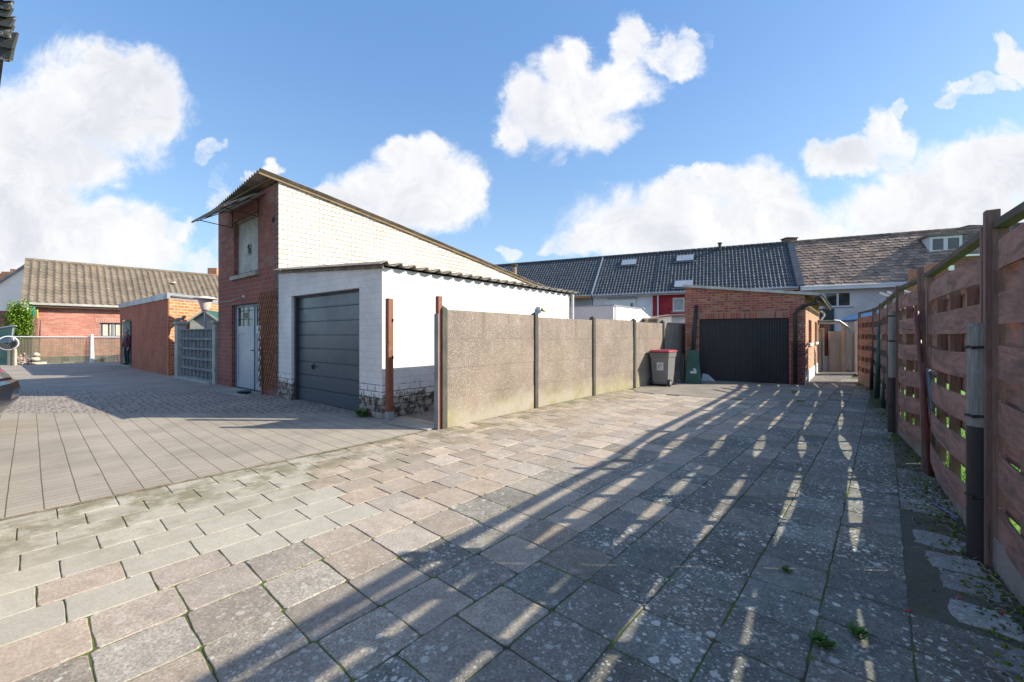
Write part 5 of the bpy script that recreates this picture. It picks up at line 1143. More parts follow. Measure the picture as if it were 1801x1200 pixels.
# ------------------------------------------------------------------ passage end: door frame, pier, pale walls, lean-to frame
M['palewall'] = surf('cream_panel', (.62, .50, .43), (.54, .44, .38), .9, 1.4, 40, .3, dirt=((.30, .28, .18), .66))
pY = 16.6
pa = thing('passage_wall', 'cream concrete panel wall closing the passage beyond the garage', 'wall', (Xu(1480, pY), pY, 0))
q = MB(); q.box(Xu(1459, pY), Xu(1485, pY), pY, pY + .06, -.05, Zv(583, pY)); q.build('panel', M['palewall'], pa); q = MB(); q.box(Xu(1490, pY), Xu(1505, pY), pY - .3, pY - .24, -.05, Zv(584, pY)); q.build('panel', M['palewall'], pa)
q = MB(); q.box(Xu(1470.5, pY), Xu(1473.5, pY), pY - .05, pY - .002, -.05, Zv(583, pY)); q.build('post', M['palewall'], pa)
bd = thing('board_fence', 'short fence of upright pale boards at the right end of the passage', 'fence', (Xu(1510, pY - .8), pY - .8, 0))
for i in range(3):
    u0 = 1504.5 + i * 3.9; q = MB(); yy = pY - .6 - i * .25; q.box(Xu(u0, yy), Xu(u0 + 3.7, yy), yy, yy + .05, -.05, Zv(566 - i * 2, yy)); q.build('board', surf('pinkish_white_board', (.68, .58, .55), (.58, .5, .47), .8, 3) if i == 0 else bpy.data.materials['pinkish_white_board'], bd, bevel=.004)
lt = thing('open_lean_to', 'pale open timber lean-to at the back corner of the small brick garage', 'lean-to', (Xu(1488, pY - .4), pY - .4, 0))
yy = pY - .4; q = MB(); q.box(Xu(1484, yy), Xu(1489.5, yy), yy, yy + .12, -.03, Zv(568, yy)); q.build('post', surf('cream_timber', (.62, .5, .42), (.52, .42, .35), .8), lt, bevel=.005)
q = MB(); q.box(Xu(1436, yy), Xu(1491, yy), yy - .02, yy + .14, Zv(570, yy), Zv(567, yy)); q.build('beam', bpy.data.materials['cream_timber'], lt); q = MB(); q.box(Xu(1437, yy), Xu(1466, yy), yy - .1, yy + .9, Zv(565.5, yy), Zv(563.5, yy)); q.build('roof', M['roofasb'], lt)
q = MB(); q.path([(Xu(1463, yy), yy - .1, Zv(564, yy)), (Xu(1472, yy), yy - .1, Zv(565, yy)), (Xu(1489, yy), yy - .1, Zv(577, yy)), (Xu(1491.5, yy), yy - .1, Zv(584, yy)), (Xu(1491.5, yy), yy - .1, .05)], .05, 8); q.build('pipe', M['zinc'], lt)
q = MB(); q.path([(Xu(1446, yy), yy + .4, Zv(562, yy)), (Xu(1449, yy), yy + .4, Zv(547, yy)), (Xu(1451, yy), yy + .4, Zv(544.5, yy)), (Xu(1462, yy), yy + .4, Zv(549, yy)), (Xu(1463.5, yy), yy + .4, Zv(554, yy)), (Xu(1457, yy), yy + .4, Zv(563, yy))], .035, 8); q.build('bent_pipe', M['pvc'], lt)
bd2 = thing('back_door', 'cream back door set in a narrow frame behind the brick garage', 'door', (Xu(1443, pY), pY, 0))
q = MB(); q.box(Xu(1438, pY), Xu(1444.5, pY), pY, pY + .05, 0, Zv(579, pY)); q.build('leaf', M['palewall'], bd2); q = MB(); q.box(Xu(1445.5, pY), Xu(1448, pY), pY - .06, pY + .1, -.02, Zv(577, pY)); q.box(Xu(1437, pY), Xu(1445.4, pY), pY - .06, pY + .1, Zv(579, pY), Zv(577, pY)); q.build('frame', bpy.data.materials['cream_timber'], bd2)
bpz = Zv(626, pY + .2); pi_ = thing('brick_pier', 'red brick pier on a white base beside the cream back door', 'pier', (Xu(1454, pY + .2), pY + .2, 0))
q = MB(); q.box(Xu(1448, pY + .2), Xu(1460, pY + .2), pY + .2, pY + .6, bpz, Zv(571, pY + .2)); q.build('shaft', M['multired'], pi_); q = MB(); q.box(Xu(1447.8, pY + .2), Xu(1460.5, pY + .2), pY + .18, pY + .62, -.03, bpz); q.build('base', M['whiterender'], pi_)
q = MB(); p_ = [G(1392, 671), G(1460, 662), G(1468, 655), G(1520, 657), G(1488, 662), G(1455, 676)]
q.ext([(p.x, p.y, -.028) for p in [G(1420, 668.5), G(1445, 655), G(1512, 655), G(1478, 671), G(1448, 676)]], (0, 0, .036)); struct(q.build('passage_concrete_path', surf('wet_concrete', (.17, .165, .155), (.12, .12, .115), .8, 2, 50, .4)))
q = MB()
for k in range(26):
    p = G(rng.uniform(1418, 1506), rng.uniform(657, 672)); a = rng.random() * 6.28; r = rng.uniform(.03, .09)
    q.add([(p.x, p.y, .012), (p.x + r * math.cos(a), p.y + r * math.sin(a), .02), (p.x + r * math.cos(a + .5), p.y + r * math.sin(a + .5), .012)], [(0, 1, 2)])
tag(q.build('leaf_litter', surf('pale_litter', (.6, .55, .48), (.4, .33, .28), .9, 20), origin=(9, 15, 0), normals=False), None, None, kind='stuff')
# teal tarp, blue-roofed shed, pergola beyond the fence
tY = 17.6; q = MB(); q.add([(Xu(1496, tY), tY, Zv(580, tY)), (Xu(1512, tY), tY, Zv(561, tY)), (Xu(1520, tY), tY + .5, Zv(561, tY)), (Xu(1520, tY), tY + .5, Zv(582, tY)), (Xu(1508, tY), tY - .3, Zv(582, tY)), (Xu(1503, tY), tY + .2, 0), (Xu(1516, tY), tY + .2, 0)], [(0, 1, 4), (1, 2, 3, 4), (0, 4, 5), (4, 3, 6, 5)])
tag(q.build('tarpaulin', surf('teal_tarp', (.02, .13, .14), (.015, .10, .11), .6, 3), solid=.02), 'teal tarpaulin cover peeking over the pale boards', 'tarpaulin')
sY = 16.0; sd = thing('garden_shed', 'garden shed with a sloping bright blue roof behind the far end of the fence', 'shed', (Xu(1545, sY), sY, 0))
bx0, bx1 = Xu(1517, sY), Xu(1560, sY)
q = MB(); q.ext([(bx0, sY, 0), (bx1 + 1.5, sY, 0), (bx1 + 1.5, sY, Zv(560, sY)), (bx1, sY, Zv(547, sY)), (bx0, sY, Zv(564, sY))], (.6, 1.8, 0)); q.build('wall', M['palepaint'], sd)
q = MB(); q.box8([(bx0 - .1, sY - .15, Zv(563.5, sY)), (bx1, sY - .15, Zv(545, sY)), (bx1 + .6, sY + 1.9, Zv(545, sY)), (bx0 + .5, sY + 1.9, Zv(563.5, sY)), (bx0 - .1, sY - .15, Zv(563.5, sY) + .05), (bx1, sY - .15, Zv(545, sY) + .05), (bx1 + .6, sY + 1.9, Zv(545, sY) + .05), (bx0 + .5, sY + 1.9, Zv(563.5, sY) + .05)])
q.add([(bx0 - .1, sY - .16, Zv(563.5, sY) + .04), (bx1, sY - .16, Zv(545, sY) + .04), (bx1 + .1, sY - .16, Zv(562, sY))], [(0, 1, 2)]); q.build('roof', surf('blue_roof', (.03, .16, .34), (.025, .12, .27), .45, 3, 30, .2), sd)
gY = 10.2; pg = thing('pergola', 'white slatted pergola roof standing behind the fence', 'pergola', (Xu(1575, gY), gY, 0))
for k, (u0, v0, u1, v1) in enumerate(((1547, 515, 1586, 529), (1561, 513.5, 1602, 528), (1574, 512, 1618, 527), (1590, 511, 1634, 526))):
    y0 = gY + k * .35; q = MB(); a_ = Vector((Xu(u0, y0 + .5), y0 + .5, Zv(v0, y0 + .5))); b_ = Vector((Xu(u1, y0 - .4), y0 - .4, Zv(v1, y0 - .4)))
    q.box8([a_ + Vector((0, 0, -.03)), b_ + Vector((0, 0, -.03)), b_ + Vector((.04, .05, -.03)), a_ + Vector((.04, .05, -.03)), a_ + Vector((0, 0, .03)), b_ + Vector((0, 0, .03)), b_ + Vector((.04, .05, .03)), a_ + Vector((.04, .05, .03))]); q.build('slat', M['white'], pg)
for u, y in ((1563, gY), (1592, gY + .6), (1612, gY - .2)):
    q = MB(); q.box(Xu(u, y) - .04, Xu(u, y) + .04, y - .04, y + .04, 0, Zv(523, y) - .03); q.build('post', M['white'], pg)

# ------------------------------------------------------------------ woven timber fence on the right
M['fenceboard'] = wood('stained_fence_board', (.30, .165, .135), (.11, .068, .058), .75, gs=9, algae=((.24, .21, .17), .60), island=.25)
M['fencepost'] = wood('stained_fence_post', (.25, .14, .115), (.14, .105, .085), .8, vertical=True, algae=((.16, .16, .14), .60))
M['fencerail'] = wood('mossy_top_rail', (.11, .10, .08), (.06, .055, .045), .9, algae=((.065, .085, .015), .52))
M['gravelboard'] = surf('gravel_board', (.25, .23, .21), (.17, .15, .14), .9, 3, 50, .5, dirt=((.12, .11, .09), .56))
wf = thing('woven_fence', 'long brown stained woven board fence leaning unevenly along the right side of the yard', 'fence', (FP[4].x, FP[4].y, 0))
def fence_panel(P, Q, z0, z1, rows, fr=1, parent=None, nslat=2, bow=.05, sag=0.0, topz=None):
    F = Fr(P, Q - P); L = (Q - P).length; pitch = (z1 - z0) / rows; bh = pitch * 1.22; n = 12
    for r in range(rows):
        side = 1 if (r % 2 == 0) else -1                      # +: towards the yard (left normal)
        zc = z0 + pitch * (r + .5) + rng.gauss(0, .003); tilt = rng.gauss(0, .003)
        q = MB(); V = []; bw_ = bow * rng.uniform(.85, 1.15) * (1.55 if side > 0 else .75); th = .011; sg_ = sag * (1 - r / rows)
        hh = bh / 2 * rng.uniform(.96, 1.0)
        if r == rows - 1: hh *= .9
        for i in range(n + 1):
            f = i / n; t = side * (.014 + bw_ * math.sin(math.pi * f) ** .8); zz = zc + tilt * (f - .5) - sg_ * math.sin(math.pi * f); a = .02 + (L - .04) * f
            V += [F.p(a, t - th / 2, zz - hh), F.p(a, t + th / 2, zz - hh), F.p(a, t + th / 2, zz + hh), F.p(a, t - th / 2, zz + hh)]
        fs = [(i * 4 + k, i * 4 + (k + 1) % 4, (i + 1) * 4 + (k + 1) % 4, (i + 1) * 4 + k) for i in range(n) for k in range(4)] + [(0, 1, 2, 3), tuple(n * 4 + k for k in range(4))]
        q.add(V, fs); q.build('board', M['fenceboard'], parent or wf)
    for k in range(nslat):
        a = L * (k + 1) / (nslat + 1); q = MB(); q.fb(F, a - .026, a + .026, -.032, .032, z0 - .01, z1 + .02 + (.06 if topz else 0)); q.build('slat', M['fencepost'], parent or wf)
def post(P, d, z1, w_=.035, lean=(0, 0), parent=None, z0=-.05):
    F = Fr(P, d); q = MB(); l = Vector((lean[0], lean[1], 0))
    V = [F.p(a, t, z0) for a, t in ((-w_, -w_), (w_, -w_), (w_, w_), (-w_, w_))] + [F.p(a, t, z1) + l for a, t in ((-w_, -w_), (w_, -w_), (w_, w_), (-w_, w_))]
    q.box8(V); q.build('post', M['fencepost'], parent or wf, bevel=.004)
FT = 2.09
# section ends measured on the photograph: posts
def fpt(u, y): return Vector((fence_x(y), y))
ends = [FP[0], Vector((fence_x(-.35), -.35)), Vector((fence_x(1.10), 1.10)), Vector((fence_x(2.56), 2.56)), Vector((fence_x(4.62), 4.62)), Vector((fence_x(6.05), 6.05)), Vector((fence_x(7.75), 7.75)), Vector((fence_x(9.4), 9.4)), Vector((fence_x(11.0), 11.0)), FP[-1]]
for i, (p, q_) in enumerate(zip(ends, ends[1:])):
    d = (q_ - p).normalized(); g_ = .05
    nr = 12; top = FT - (.06 if i % 2 else .04); 
    fence_panel(p + d * g_, q_ - d * g_, .20, top - (.14 if i >= 3 else .09), nr - 1, nslat=3 if (q_ - p).length > 1.75 else 2, bow=(.028, .028, .024, .046, .052, .036, .032, .03, .03)[i], sag=.035 if i in (3, 4) else .015)
    F = Fr(p, q_ - p); L = (q_ - p).length
    q = MB(); zt0 = zt1 = FT 
    q.box8([F.p(.03, -.035, zt0 - .05), F.p(L - .03, -.035, zt1 - .05), F.p(L - .03, .035, zt1 - .05), F.p(.03, .035, zt0 - .05), F.p(.03, -.035, zt0), F.p(L - .03, -.035, zt1), F.p(L - .03, .035, zt1), F.p(.03, .035, zt0)]); q.build('top_rail', M['fencerail'], wf, bevel=.006)
    for a in (.03, L - .03):      # panel side frames
        q = MB(); q.fb(F, a - .02, a + .02, -.03, .034, .17, zt0 - .052); q.build('side_frame', M['fencepost'], wf)
    q = MB(); q.fb(F, .03, L - .03, -.014 + .01, .014 + .02, -.06, .185 + rng.uniform(-.01, .01)); q.build('gravel_board', M['gravelboard'], wf, bevel=.003)
lv = FP[3]; nrm = Vector((-.8, .6))
post(ends[3] + nrm * .03, A, 2.16, .032)
post(ends[3] + nrm * .04 + Vector((.05, .065)), A, 2.08, .022, z0=.1)
if 0: q = MB(); F = Fr(ends[3], (ends[2] - ends[3])); q.box8([F.p(.0, -.05, 2.165), F.p(1.2, -.05, 2.19), F.p(1.2, -.0, 2.19), F.p(.0, .0, 2.165), F.p(.0, -.05, 2.20), F.p(1.2, -.05, 2.225), F.p(1.2, .0, 2.225), F.p(.0, .0, 2.20)]); q.build('top_rail', M['fencerail'], wf, bevel=.005)
P4 = G(1643, 838); post(P4 + nrm * .02 + Vector((0, .06)), A, 2.10, .027, lean=(Xu(1620, P4.y + .12) - P4.x + .02, .06))
for e in ends[5:9] + ends[:3]: post(e + nrm * .02, A, FT + .02, .036, lean=(rng.uniform(-.03, .03), 0))
# near dark slat frame right of post
# end panel turned towards the sun
ep = thing('woven_screen', 'short sunlit orange-brown woven screen at the far end of the fence', 'fence', G(1517, 661))
eP0 = G(1517.5, 661); eP1 = eP0 + Vector((.86, .51)) * 1.25
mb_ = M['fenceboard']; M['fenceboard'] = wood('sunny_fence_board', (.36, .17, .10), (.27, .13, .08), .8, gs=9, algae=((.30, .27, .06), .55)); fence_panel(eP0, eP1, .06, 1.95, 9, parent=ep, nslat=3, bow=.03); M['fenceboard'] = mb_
for e in (eP0, eP1): post(e, A, 2.0, .04, parent=ep)

# poles tied to the fence
M['greypole'] = wood('grey_round_timber', (.27, .28, .26), (.13, .14, .13), .85, vertical=True, gs=26)
M['sleeve'] = surf('black_sleeve', (.014, .014, .016), (.022, .02, .02), .6, 3, 60, .2)
M['wire'] = surf('rusty_black_wire', (.02, .018, .018), (.035, .025, .02), .7, 9, 60, .2)
def rpole(label, P, r, z1, zs, ties, group):
    t_ = thing('fence_pole', label, 'pole', P, group)
    q = MB(); q.lathe((P.x, P.y, 0), [(r, zs * .5), (r, zs), (r * .99, z1 - .02), (r * .95, z1)], 24); q.build('timber', M['greypole'], t_, smooth=False)
    q = MB(); q.lathe((P.x, P.y, 0), [(r * 1.05, -.05), (r * 1.03, zs), (r * .99, zs + .002)], 24); q.build('sleeve', M['sleeve'], t_, smooth=False)
    for z in ties:
        q = MB(); pts = [(P.x + (r + .006) * math.cos(k * .42), P.y + (r + .006) * math.sin(k * .42), z + .006 * math.sin(k * 2.1)) for k in range(16)]
        q.path(pts, .0075, 6); q.path([(P.x - r - .02, P.y - .02, z), (P.x + .02, P.y - r - .01, z + .004), (P.x + .12, P.y + .02, z - .012)], .009, 6); q.build('wire_tie', M['wire'], t_)
pn = G(1734, 991) + Vector((.02, .05)); rpole('thick round grey post with a black lower sleeve wired to the near fence panels', pn, .058, Zv(569, pn.y), Zv(750, pn.y), (Zv(611, pn.y), Zv(731, pn.y), Zv(872, pn.y)), 'round timber posts tied to the fence')
pf = G(1578, 762) + Vector((.0, .06)); rpole('round grey timber post with a dark foot, farther along the fence', pf, .058, Zv(548, pf.y), Zv(664, pf.y), (Zv(556, pf.y), Zv(600, pf.y), Zv(714, pf.y)), 'round timber posts tied to the fence')
def pipe(name, P, P2, r, m, label, cat, group=None, ties=()):
    q = MB(); q.path([P, P2], r, 12); return tag(q.build(name, m, smooth=True), label, cat, group)
M['greenpipe'] = surf('green_plastic_pipe', (.01, .085, .07), (.01, .06, .052), .5, 3, 50, .1)
for u, v, u2, v2, lb in ((1553, 718, 1566, 566, 'taller green plastic pipe leaning on the fence beside the round grey post'), (1541, 701, 1548.5, 569, 'green plastic pipe leaning on the fence, left of the taller green one')):
    b_ = G(u, v); pipe('fence_pipe', (b_.x, b_.y, -.02), (Xu(u2, b_.y), b_.y, Zv(v2, b_.y)), .038, M['greenpipe'], lb, 'pipe', 'green pipes leaning on the fence')
b_ = G(1532, 686); pipe('dark_stake', (b_.x, b_.y, -.02), (Xu(1539, b_.y) , b_.y, Zv(575, b_.y)), .04, M['sleeve'], 'black stake at the far end of the fence beside the sunlit panel', 'stake')
b_ = G(1637, 837); pipe('leaning_pipe', (b_.x - .02, b_.y - .03, -.02), (Xu(1611, b_.y + .05), b_.y + .05, Zv(548, b_.y + .05)), .022, surf('red_brown_pipe', (.17, .04, .04), (.11, .035, .03), .5, 5), 'thin red-brown pipe leaning left against the fence post', 'pipe')
b_ = G(1650, 838); pipe('steel_pipe', (b_.x - .0, b_.y, -.02), (Xu(1633, b_.y), b_.y, Zv(650, b_.y)), .022, surf('blue_grey_pipe', (.17, .21, .24), (.12, .15, .18), .4, 5, metal=.3), 'short blue-grey steel pipe tied to the leaning fence post', 'pipe')
q = MB(); b2 = Vector((Xu(1634, b_.y), b_.y - .03, Zv(652, b_.y))); q.path([b2 + Vector((-.03, 0, .0)), b2 + Vector((.10, -.01, -.008))], .008, 6); tag(q.build('cable_tie', M['pvc']), 'pale strap tying the blue-grey pipe to the fence', 'strap')
# small bits on the ground
q = MB()
p0 = G(1640, 887); p1 = G(1686, 914); q.path([(p0.x, p0.y, .012), (p1.x, p1.y, .01)], .006, 6); tag(q.build('strap', surf('blue_strap', (.12, .16, .40), (.1, .14, .3), .5)), 'thin blue strap lying beside the fence foot', 'strap')
for i, (u, v, lb) in enumerate(((1667, 980, 'small red scrap near the foot of the thick round post'), (1687, 1057, 'red scrap lying between the edging stones'), (1598, 1081, 'red scrap on a slab in the foreground'), (1526, 926, 'red scrap near the narrow patch of sunlight'), (1764, 1085, 'red scrap on the outermost edging stone'))):
    p = G(u, v); q = MB(); a = i * 1.3; r = .014
    q.add([(p.x + r * math.cos(a + k * 1.57), p.y + r * .7 * math.sin(a + k * 1.57), .018 + .004 * (k % 2)) for k in range(4)], [(0, 1, 2, 3)]); tag(q.build('red_scrap', M.setdefault('redscrap', surf('red_scrap', (.55, .03, .05), (.4, .03, .04), .6)), solid=.004), lb, 'litter', 'red scraps on the slabs')
p = G(1443, 1133); tuft('weed', p, 46, .05, .06, M['weed'], 'small green weed in a slab joint in the foreground, left of its twin', 'weed', 'weeds in the foreground joints')
p = G(1508, 1120); tuft('weed', p, 40, .05, .05, M['weed'], 'small green weed in the long joint, right of its twin', 'weed', 'weeds in the foreground joints')
p = G(1383, 1006); tuft('weed', p, 26, .03, .04, M['weed'], 'yellowish weed beside the sunlit strip of slabs', 'weed', 'weeds in the foreground joints')
q = MB()
for k in range(130):
    y = rng.uniform(1.2, 4.6); x = fence_x(y) - rng.uniform(.02, .4); a = rng.random() * 6.28; l = rng.uniform(.03, .12); z = .012 + rng.random() * .02
    q.path([(x, y, z), (x + l * .5 * math.cos(a), y + l * .5 * math.sin(a), z + .012), (x + l * math.cos(a + .3), y + l * math.sin(a + .3), z)], .0022, 4)
tag(q.build('dry_twigs', surf('dry_twig', (.36, .30, .22), (.2, .15, .1), .9, 20), origin=(3, 2.5, 0)), None, None, kind='stuff')

# ------------------------------------------------------------------ left side: bungalow, gable house, mesh fence, mirror, rubble
bF = Fr((Xu(36, 22.3), 22.3), (.684, .729))             # outward is -t
bg_ = thing('bungalow', 'long salmon brick bungalow with a brown tiled roof behind the mesh fence', 'house', bF.o)
Lb = 26; zev = Zv(531, 22.3); zri = Zv(457, 22.3 + 4.2 * .684)
wb0, wb1 = bF.s_at(176), bF.s_at(222); bwz0, bwz1 = Zv(593, bF.Y(wb0)), Zv(567.5, bF.Y(wb0))
q = MB(); q.wall(bF, .6, Lb, .35, .6, -.05, zev - .12, [(wb0, wb1, bwz0, bwz1)])
q.ext([bF.p(.6, .6, -.05), bF.p(.6, 7.8, -.05), bF.p(.6, 7.8, zev), bF.p(.6, 4.2, zri - .2), bF.p(.6, .6, zev)], bF.d.to_3d() * .25); q.build('wall', M['pinkbrick'], bg_)
rm = tiles(bF, .0, Lb, 0, zev, 4.2, zri, .31, .36, .05, .018, .006, seed=9); rf = rm.build('roof', M['bungtile'], bg_, normals=False)
q = MB(); q.box8([bF.p(0, 4.2, zri), bF.p(Lb, 4.2, zri), bF.p(Lb, 8.4, zev), bF.p(0, 8.4, zev), bF.p(0, 4.2, zri - .1), bF.p(Lb, 4.2, zri - .1), bF.p(Lb, 8.4, zev - .1), bF.p(0, 8.4, zev - .1)]); q.build('rear_roof', M['bungtile'], bg_)
q = MB(); 
for i in range(60): q.path([bF.p(Lb * i / 60, 4.2, zri + .0), bF.p(Lb * (i + .97) / 60, 4.2, zri + .012)], .12, 8)
q.build('ridge_tiles', M['bungtile'], rf)
q = MB(); q.fb(bF, .02, Lb, -.11, .0, zev - .13, zev - .0); q.build('gutter', surf('pale_gutter', (.5, .49, .45), (.35, .34, .31), .7, 3), bg_)
q = MB(); q.fb(bF, .3, Lb, .0, .34, zev - .24, zev - .14); q.build('soffit', surf('brown_soffit', (.16, .11, .08), (.2, .14, .1), .8), bg_)
q = MB(); a = bF.s_at(57) ; q.path([bF.p(a, .27, zev - .2), bF.p(a, .27, 0)], .09, 10); q.build('downpipe', surf('dark_pipe', (.10, .085, .06), (.13, .11, .08), .7), bg_)
q = MB(); q.path([bF.p(a - .02, .1, zev - .15), bF.p(a - .0, .14, zev - .75)], .13, 10); q.build('pipe_wrap', surf('teal_cloth', (.02, .22, .19), (.015, .16, .14), .8), bg_)
q = MB(); a2 = bF.s_at(65.5); q.path([bF.p(a2, .2, zev - .3), bF.p(a2, .2, zev - .85)], .035, 8); q.build('rope_end', surf('yellow_rope', (.6, .48, .06), (.5, .4, .05), .8), bg_)
w_ = win(bg_, bF, wb0, wb1, bwz0, bwz1, .45, s=-1, panes=2, fw=.07, frame='bluegreyframe') if 'bluegreyframe' in M else None
M['bluegreyframe'] = surf('grey_window_frame', (.22, .24, .27), (.18, .2, .23), .5)
w_ = win(bg_, bF, wb0, wb1, bwz0, bwz1, .45, s=-1, panes=2, fw=.07, frame='bluegreyframe')
for f in (.12, .38, .62, .86):
    a = wb0 + (wb1 - wb0) * f; q = MB(); q.fb(bF, a, a + .22, .481, .4885, bwz0 + .08, bwz1 - .08); q.build('curtain', M['curtain'], w_)
q = MB(); n_s = int((wb1 - wb0 + .5) / .08)
q.fb(bF, wb0 - .2, wb1 + .2, .343, .35, bwz1 + .005, bwz1 + .26); q.build('lintel', brick('salmon_soldier', (.52, .2, .15), (.46, .17, .13), (.62, .5, .42), .075, .3, .012, off=0.0), bg_)
q = MB(); q.lathe(bF.p(bF.s_at(318), 2.6, 0) * Vector((1, 1, 0)) + Vector((0, 0, zev + (zri - zev) * 2.6 / 4.2 + .08)), [(.1, 0), (.16, .05), (.12, .12)], 10); q.build('roof_vent', M['curtain'], rf)
# chimneys of houses beyond the bungalow (right)
cY = 46; q = MB(); bx_ = thing('brick_chimney_house', 'distant roof with an orange brick chimney rising behind the bungalow ridge', 'house', (Xu(360, cY), cY, 0))
q.box(Xu(365, cY), Xu(381, cY), cY, cY + 1, 6.5, Zv(471.5, cY)); q.build('chimney', M['orange'], bx_); q = MB(); q.ext([(Xu(325, cY), cY + .5, 0), (Xu(410, cY), cY + .5, 0), (Xu(410, cY), cY + .5, Zv(480, cY)), (Xu(366, cY), cY + .5, Zv(480, cY)), (Xu(325, cY), cY + .5, Zv(487, cY))], (0, 5, 0)); q.build('wall', M['red'], bx_)
# white gable house
gy = 31; gh = thing('gable_house', 'white rendered gable house with red brick base and chimney left of the bungalow', 'house', (Xu(-40, gy), gy, 0))
q = MB(); q.ext([(Xu(-120, gy), gy, Zv(547, gy)), (Xu(48, gy), gy, Zv(547, gy)), (Xu(48, gy), gy, Zv(468, gy)), (Xu(-10, gy), gy, Zv(505, gy)), (Xu(-120, gy), gy, Zv(575, gy))], (0, 6, 0)); q.build('gable', M['whiterender'], gh)
q = MB(); q.box(Xu(-120, gy), Xu(60, gy), gy - .02, gy + 6, -.05, Zv(547, gy)); q.build('lower_wall', M['multired'], gh)
q = MB(); q.box8([(Xu(-12, gy), gy - .2, Zv(507, gy)), (Xu(50, gy), gy - .2, Zv(467.5, gy)), (Xu(50, gy), gy + 6, Zv(467.5, gy)), (Xu(-12, gy), gy + 6, Zv(507, gy)), (Xu(-12, gy), gy - .2, Zv(504, gy)), (Xu(50, gy), gy - .2, Zv(464.5, gy)), (Xu(50, gy), gy + 6, Zv(464.5, gy)), (Xu(-12, gy), gy + 6, Zv(504, gy))]); q.build('roof', surf('slate_edge', (.3, .31, .33), (.22, .23, .25), .8), gh)
cy2 = 40; q = MB(); q.box(Xu(2, cy2), Xu(20, cy2), cy2, cy2 + 1.2, 0, Zv(478, cy2)); q.box(Xu(15.5, cy2), Xu(24.5, cy2), cy2 + .1, cy2 + 1, 5, Zv(473, cy2)); q.box(Xu(-60, cy2), Xu(2, cy2), cy2, cy2 + 5, 0, Zv(481, cy2)); tag(q.build('chimney_stack', M['orange']), 'wide orange brick chimney stack rising behind the white gable', 'chimney')
# bush
bp_ = Vector((Xu(37, 21.6), 22.4, 0)); bu = thing('bush', 'bright green leafy bush at the corner of the bungalow', 'bush', bp_)
q = MB(); q.path([bp_, bp_ + Vector((.05, 0, 1.2)), bp_ + Vector((.1, 0, 2.2))], [.05, .04, .02], 6); q.build('trunk', M['fencerail'], bu)
q = MB()
for k in range(5200):
    v = Vector((rng.gauss(0, 1), rng.gauss(0, 1), rng.gauss(0, 1))).normalized() * rng.random() ** .4
    lump = 1 + .25 * math.sin(v.x * 7 + v.z * 5) ; c = Vector((Xu(34, 22.0), 22.0, 2.15)) + Vector((v.x * .55, v.y * .5, v.z * 1.0)) * lump; s_ = rng.uniform(.04, .075)
    n1_ = Vector((rng.gauss(0, 1), rng.gauss(0, 1), rng.gauss(0, 1))).normalized(); n2_ = n1_.cross(Vector((.3, .5, .8))).normalized()
    q.add([c - n1_ * s_, c + n2_ * s_ * .5, c + n1_ * s_, c - n2_ * s_ * .5], [(0, 1, 2, 3)])
q.build('foliage', surf('bush_leaf', (.22, .36, .03), (.11, .22, .02), .6, 6, 20, 0), bu, normals=False)
# screened frame at far left
tf = thing('netting_frame', 'green netting on a pale metal frame at the far left, behind the cars', 'fence', (Xu(5, 20), 20, 0))
q = MB(); q.path([(Xu(-30, 20), 20, Zv(582, 20)), (Xu(24, 20), 20, Zv(573, 20)), (Xu(29, 20), 20, Zv(573.5, 20))], .035, 6); q.path([(Xu(24, 20), 20, Zv(573, 20)), (Xu(21, 20), 20, Zv(593, 20)), (Xu(18, 20), 20, 0)], .03, 6); q.build('frame', M['zinc'], tf)
q = MB(); q.add([(Xu(-30, 20), 20.04, Zv(583, 20)), (Xu(24, 20), 20.04, Zv(574, 20)), (Xu(20, 20), 20.04, 0), (Xu(-30, 20), 20.04, 0)], [(0, 1, 2, 3)]); q.build('netting', surf('green_net', (.12, .24, .20), (.08, .17, .15), .8, 2, 30, 0), tf, solid=.01)
# mesh fence
def m_mesh():
    m, nt, b = mk('garden_mesh', .7); P = coords(nt, 'UV')
    sx = node(nt, 'ShaderNodeSeparateXYZ', {0: P})
    fx = math_(nt, 'FRACT', math_(nt, 'MULTIPLY', sx.outputs[0], 9.0)); fz = math_(nt, 'FRACT', math_(nt, 'MULTIPLY', sx.outputs[1], 9.0))
    wv_ = math_(nt, 'MAXIMUM', math_(nt, 'LESS_THAN', fx, .2), math_(nt, 'LESS_THAN', fz, .1))
    n1 = noise(nt, scaled(nt, P, (2.2, .35, 1)), 1.6, 3)
    a = math_(nt, 'ADD', math_(nt, 'MULTIPLY', wv_, .45), ramp(nt, n1, .3, .7, .28, .52))
    setc(nt, b, mixc(nt, ramp(nt, n1, .35, .65), (.30, .30, .20), (.20, .22, .15))); nt.links.new(a, b.inputs['Alpha']); return m
m0, m1_ = G(6, 641), G(225, 636.5); FM = Fr(m0, m1_ - m0); LM = (m1_ - m0).length
mf = thing('mesh_fence', 'low garden fence of worn green mesh with a pale metal top rail and posts', 'fence', m0)
zr0 = Zv(593, m0.y)
q = MB(); q.path([FM.p(0, 0, Zv(592.5, m0.y)), FM.p(LM, 0, Zv(593.5, m1_.y))], .03, 8); q.build('rail', M['pvc'], mf)
q = MB(); q.add([FM.p(0, .03, .02), FM.p(LM, .03, .02), FM.p(LM, .03, 1.3), FM.p(0, .03, 1.3)], [(0, 1, 2, 3)]); q.build('mesh', m_mesh(), mf, normals=True)
for u, r in ((6, .045), (162.5, .10), (225, .05)):
    a = FM.s_at(u); q = MB(); q.path([FM.p(a, -.05, -.02), FM.p(a, -.05, Zv(588, FM.Y(a)))], [r, r * .6], 10); q.build('post', M['pvc'], mf)
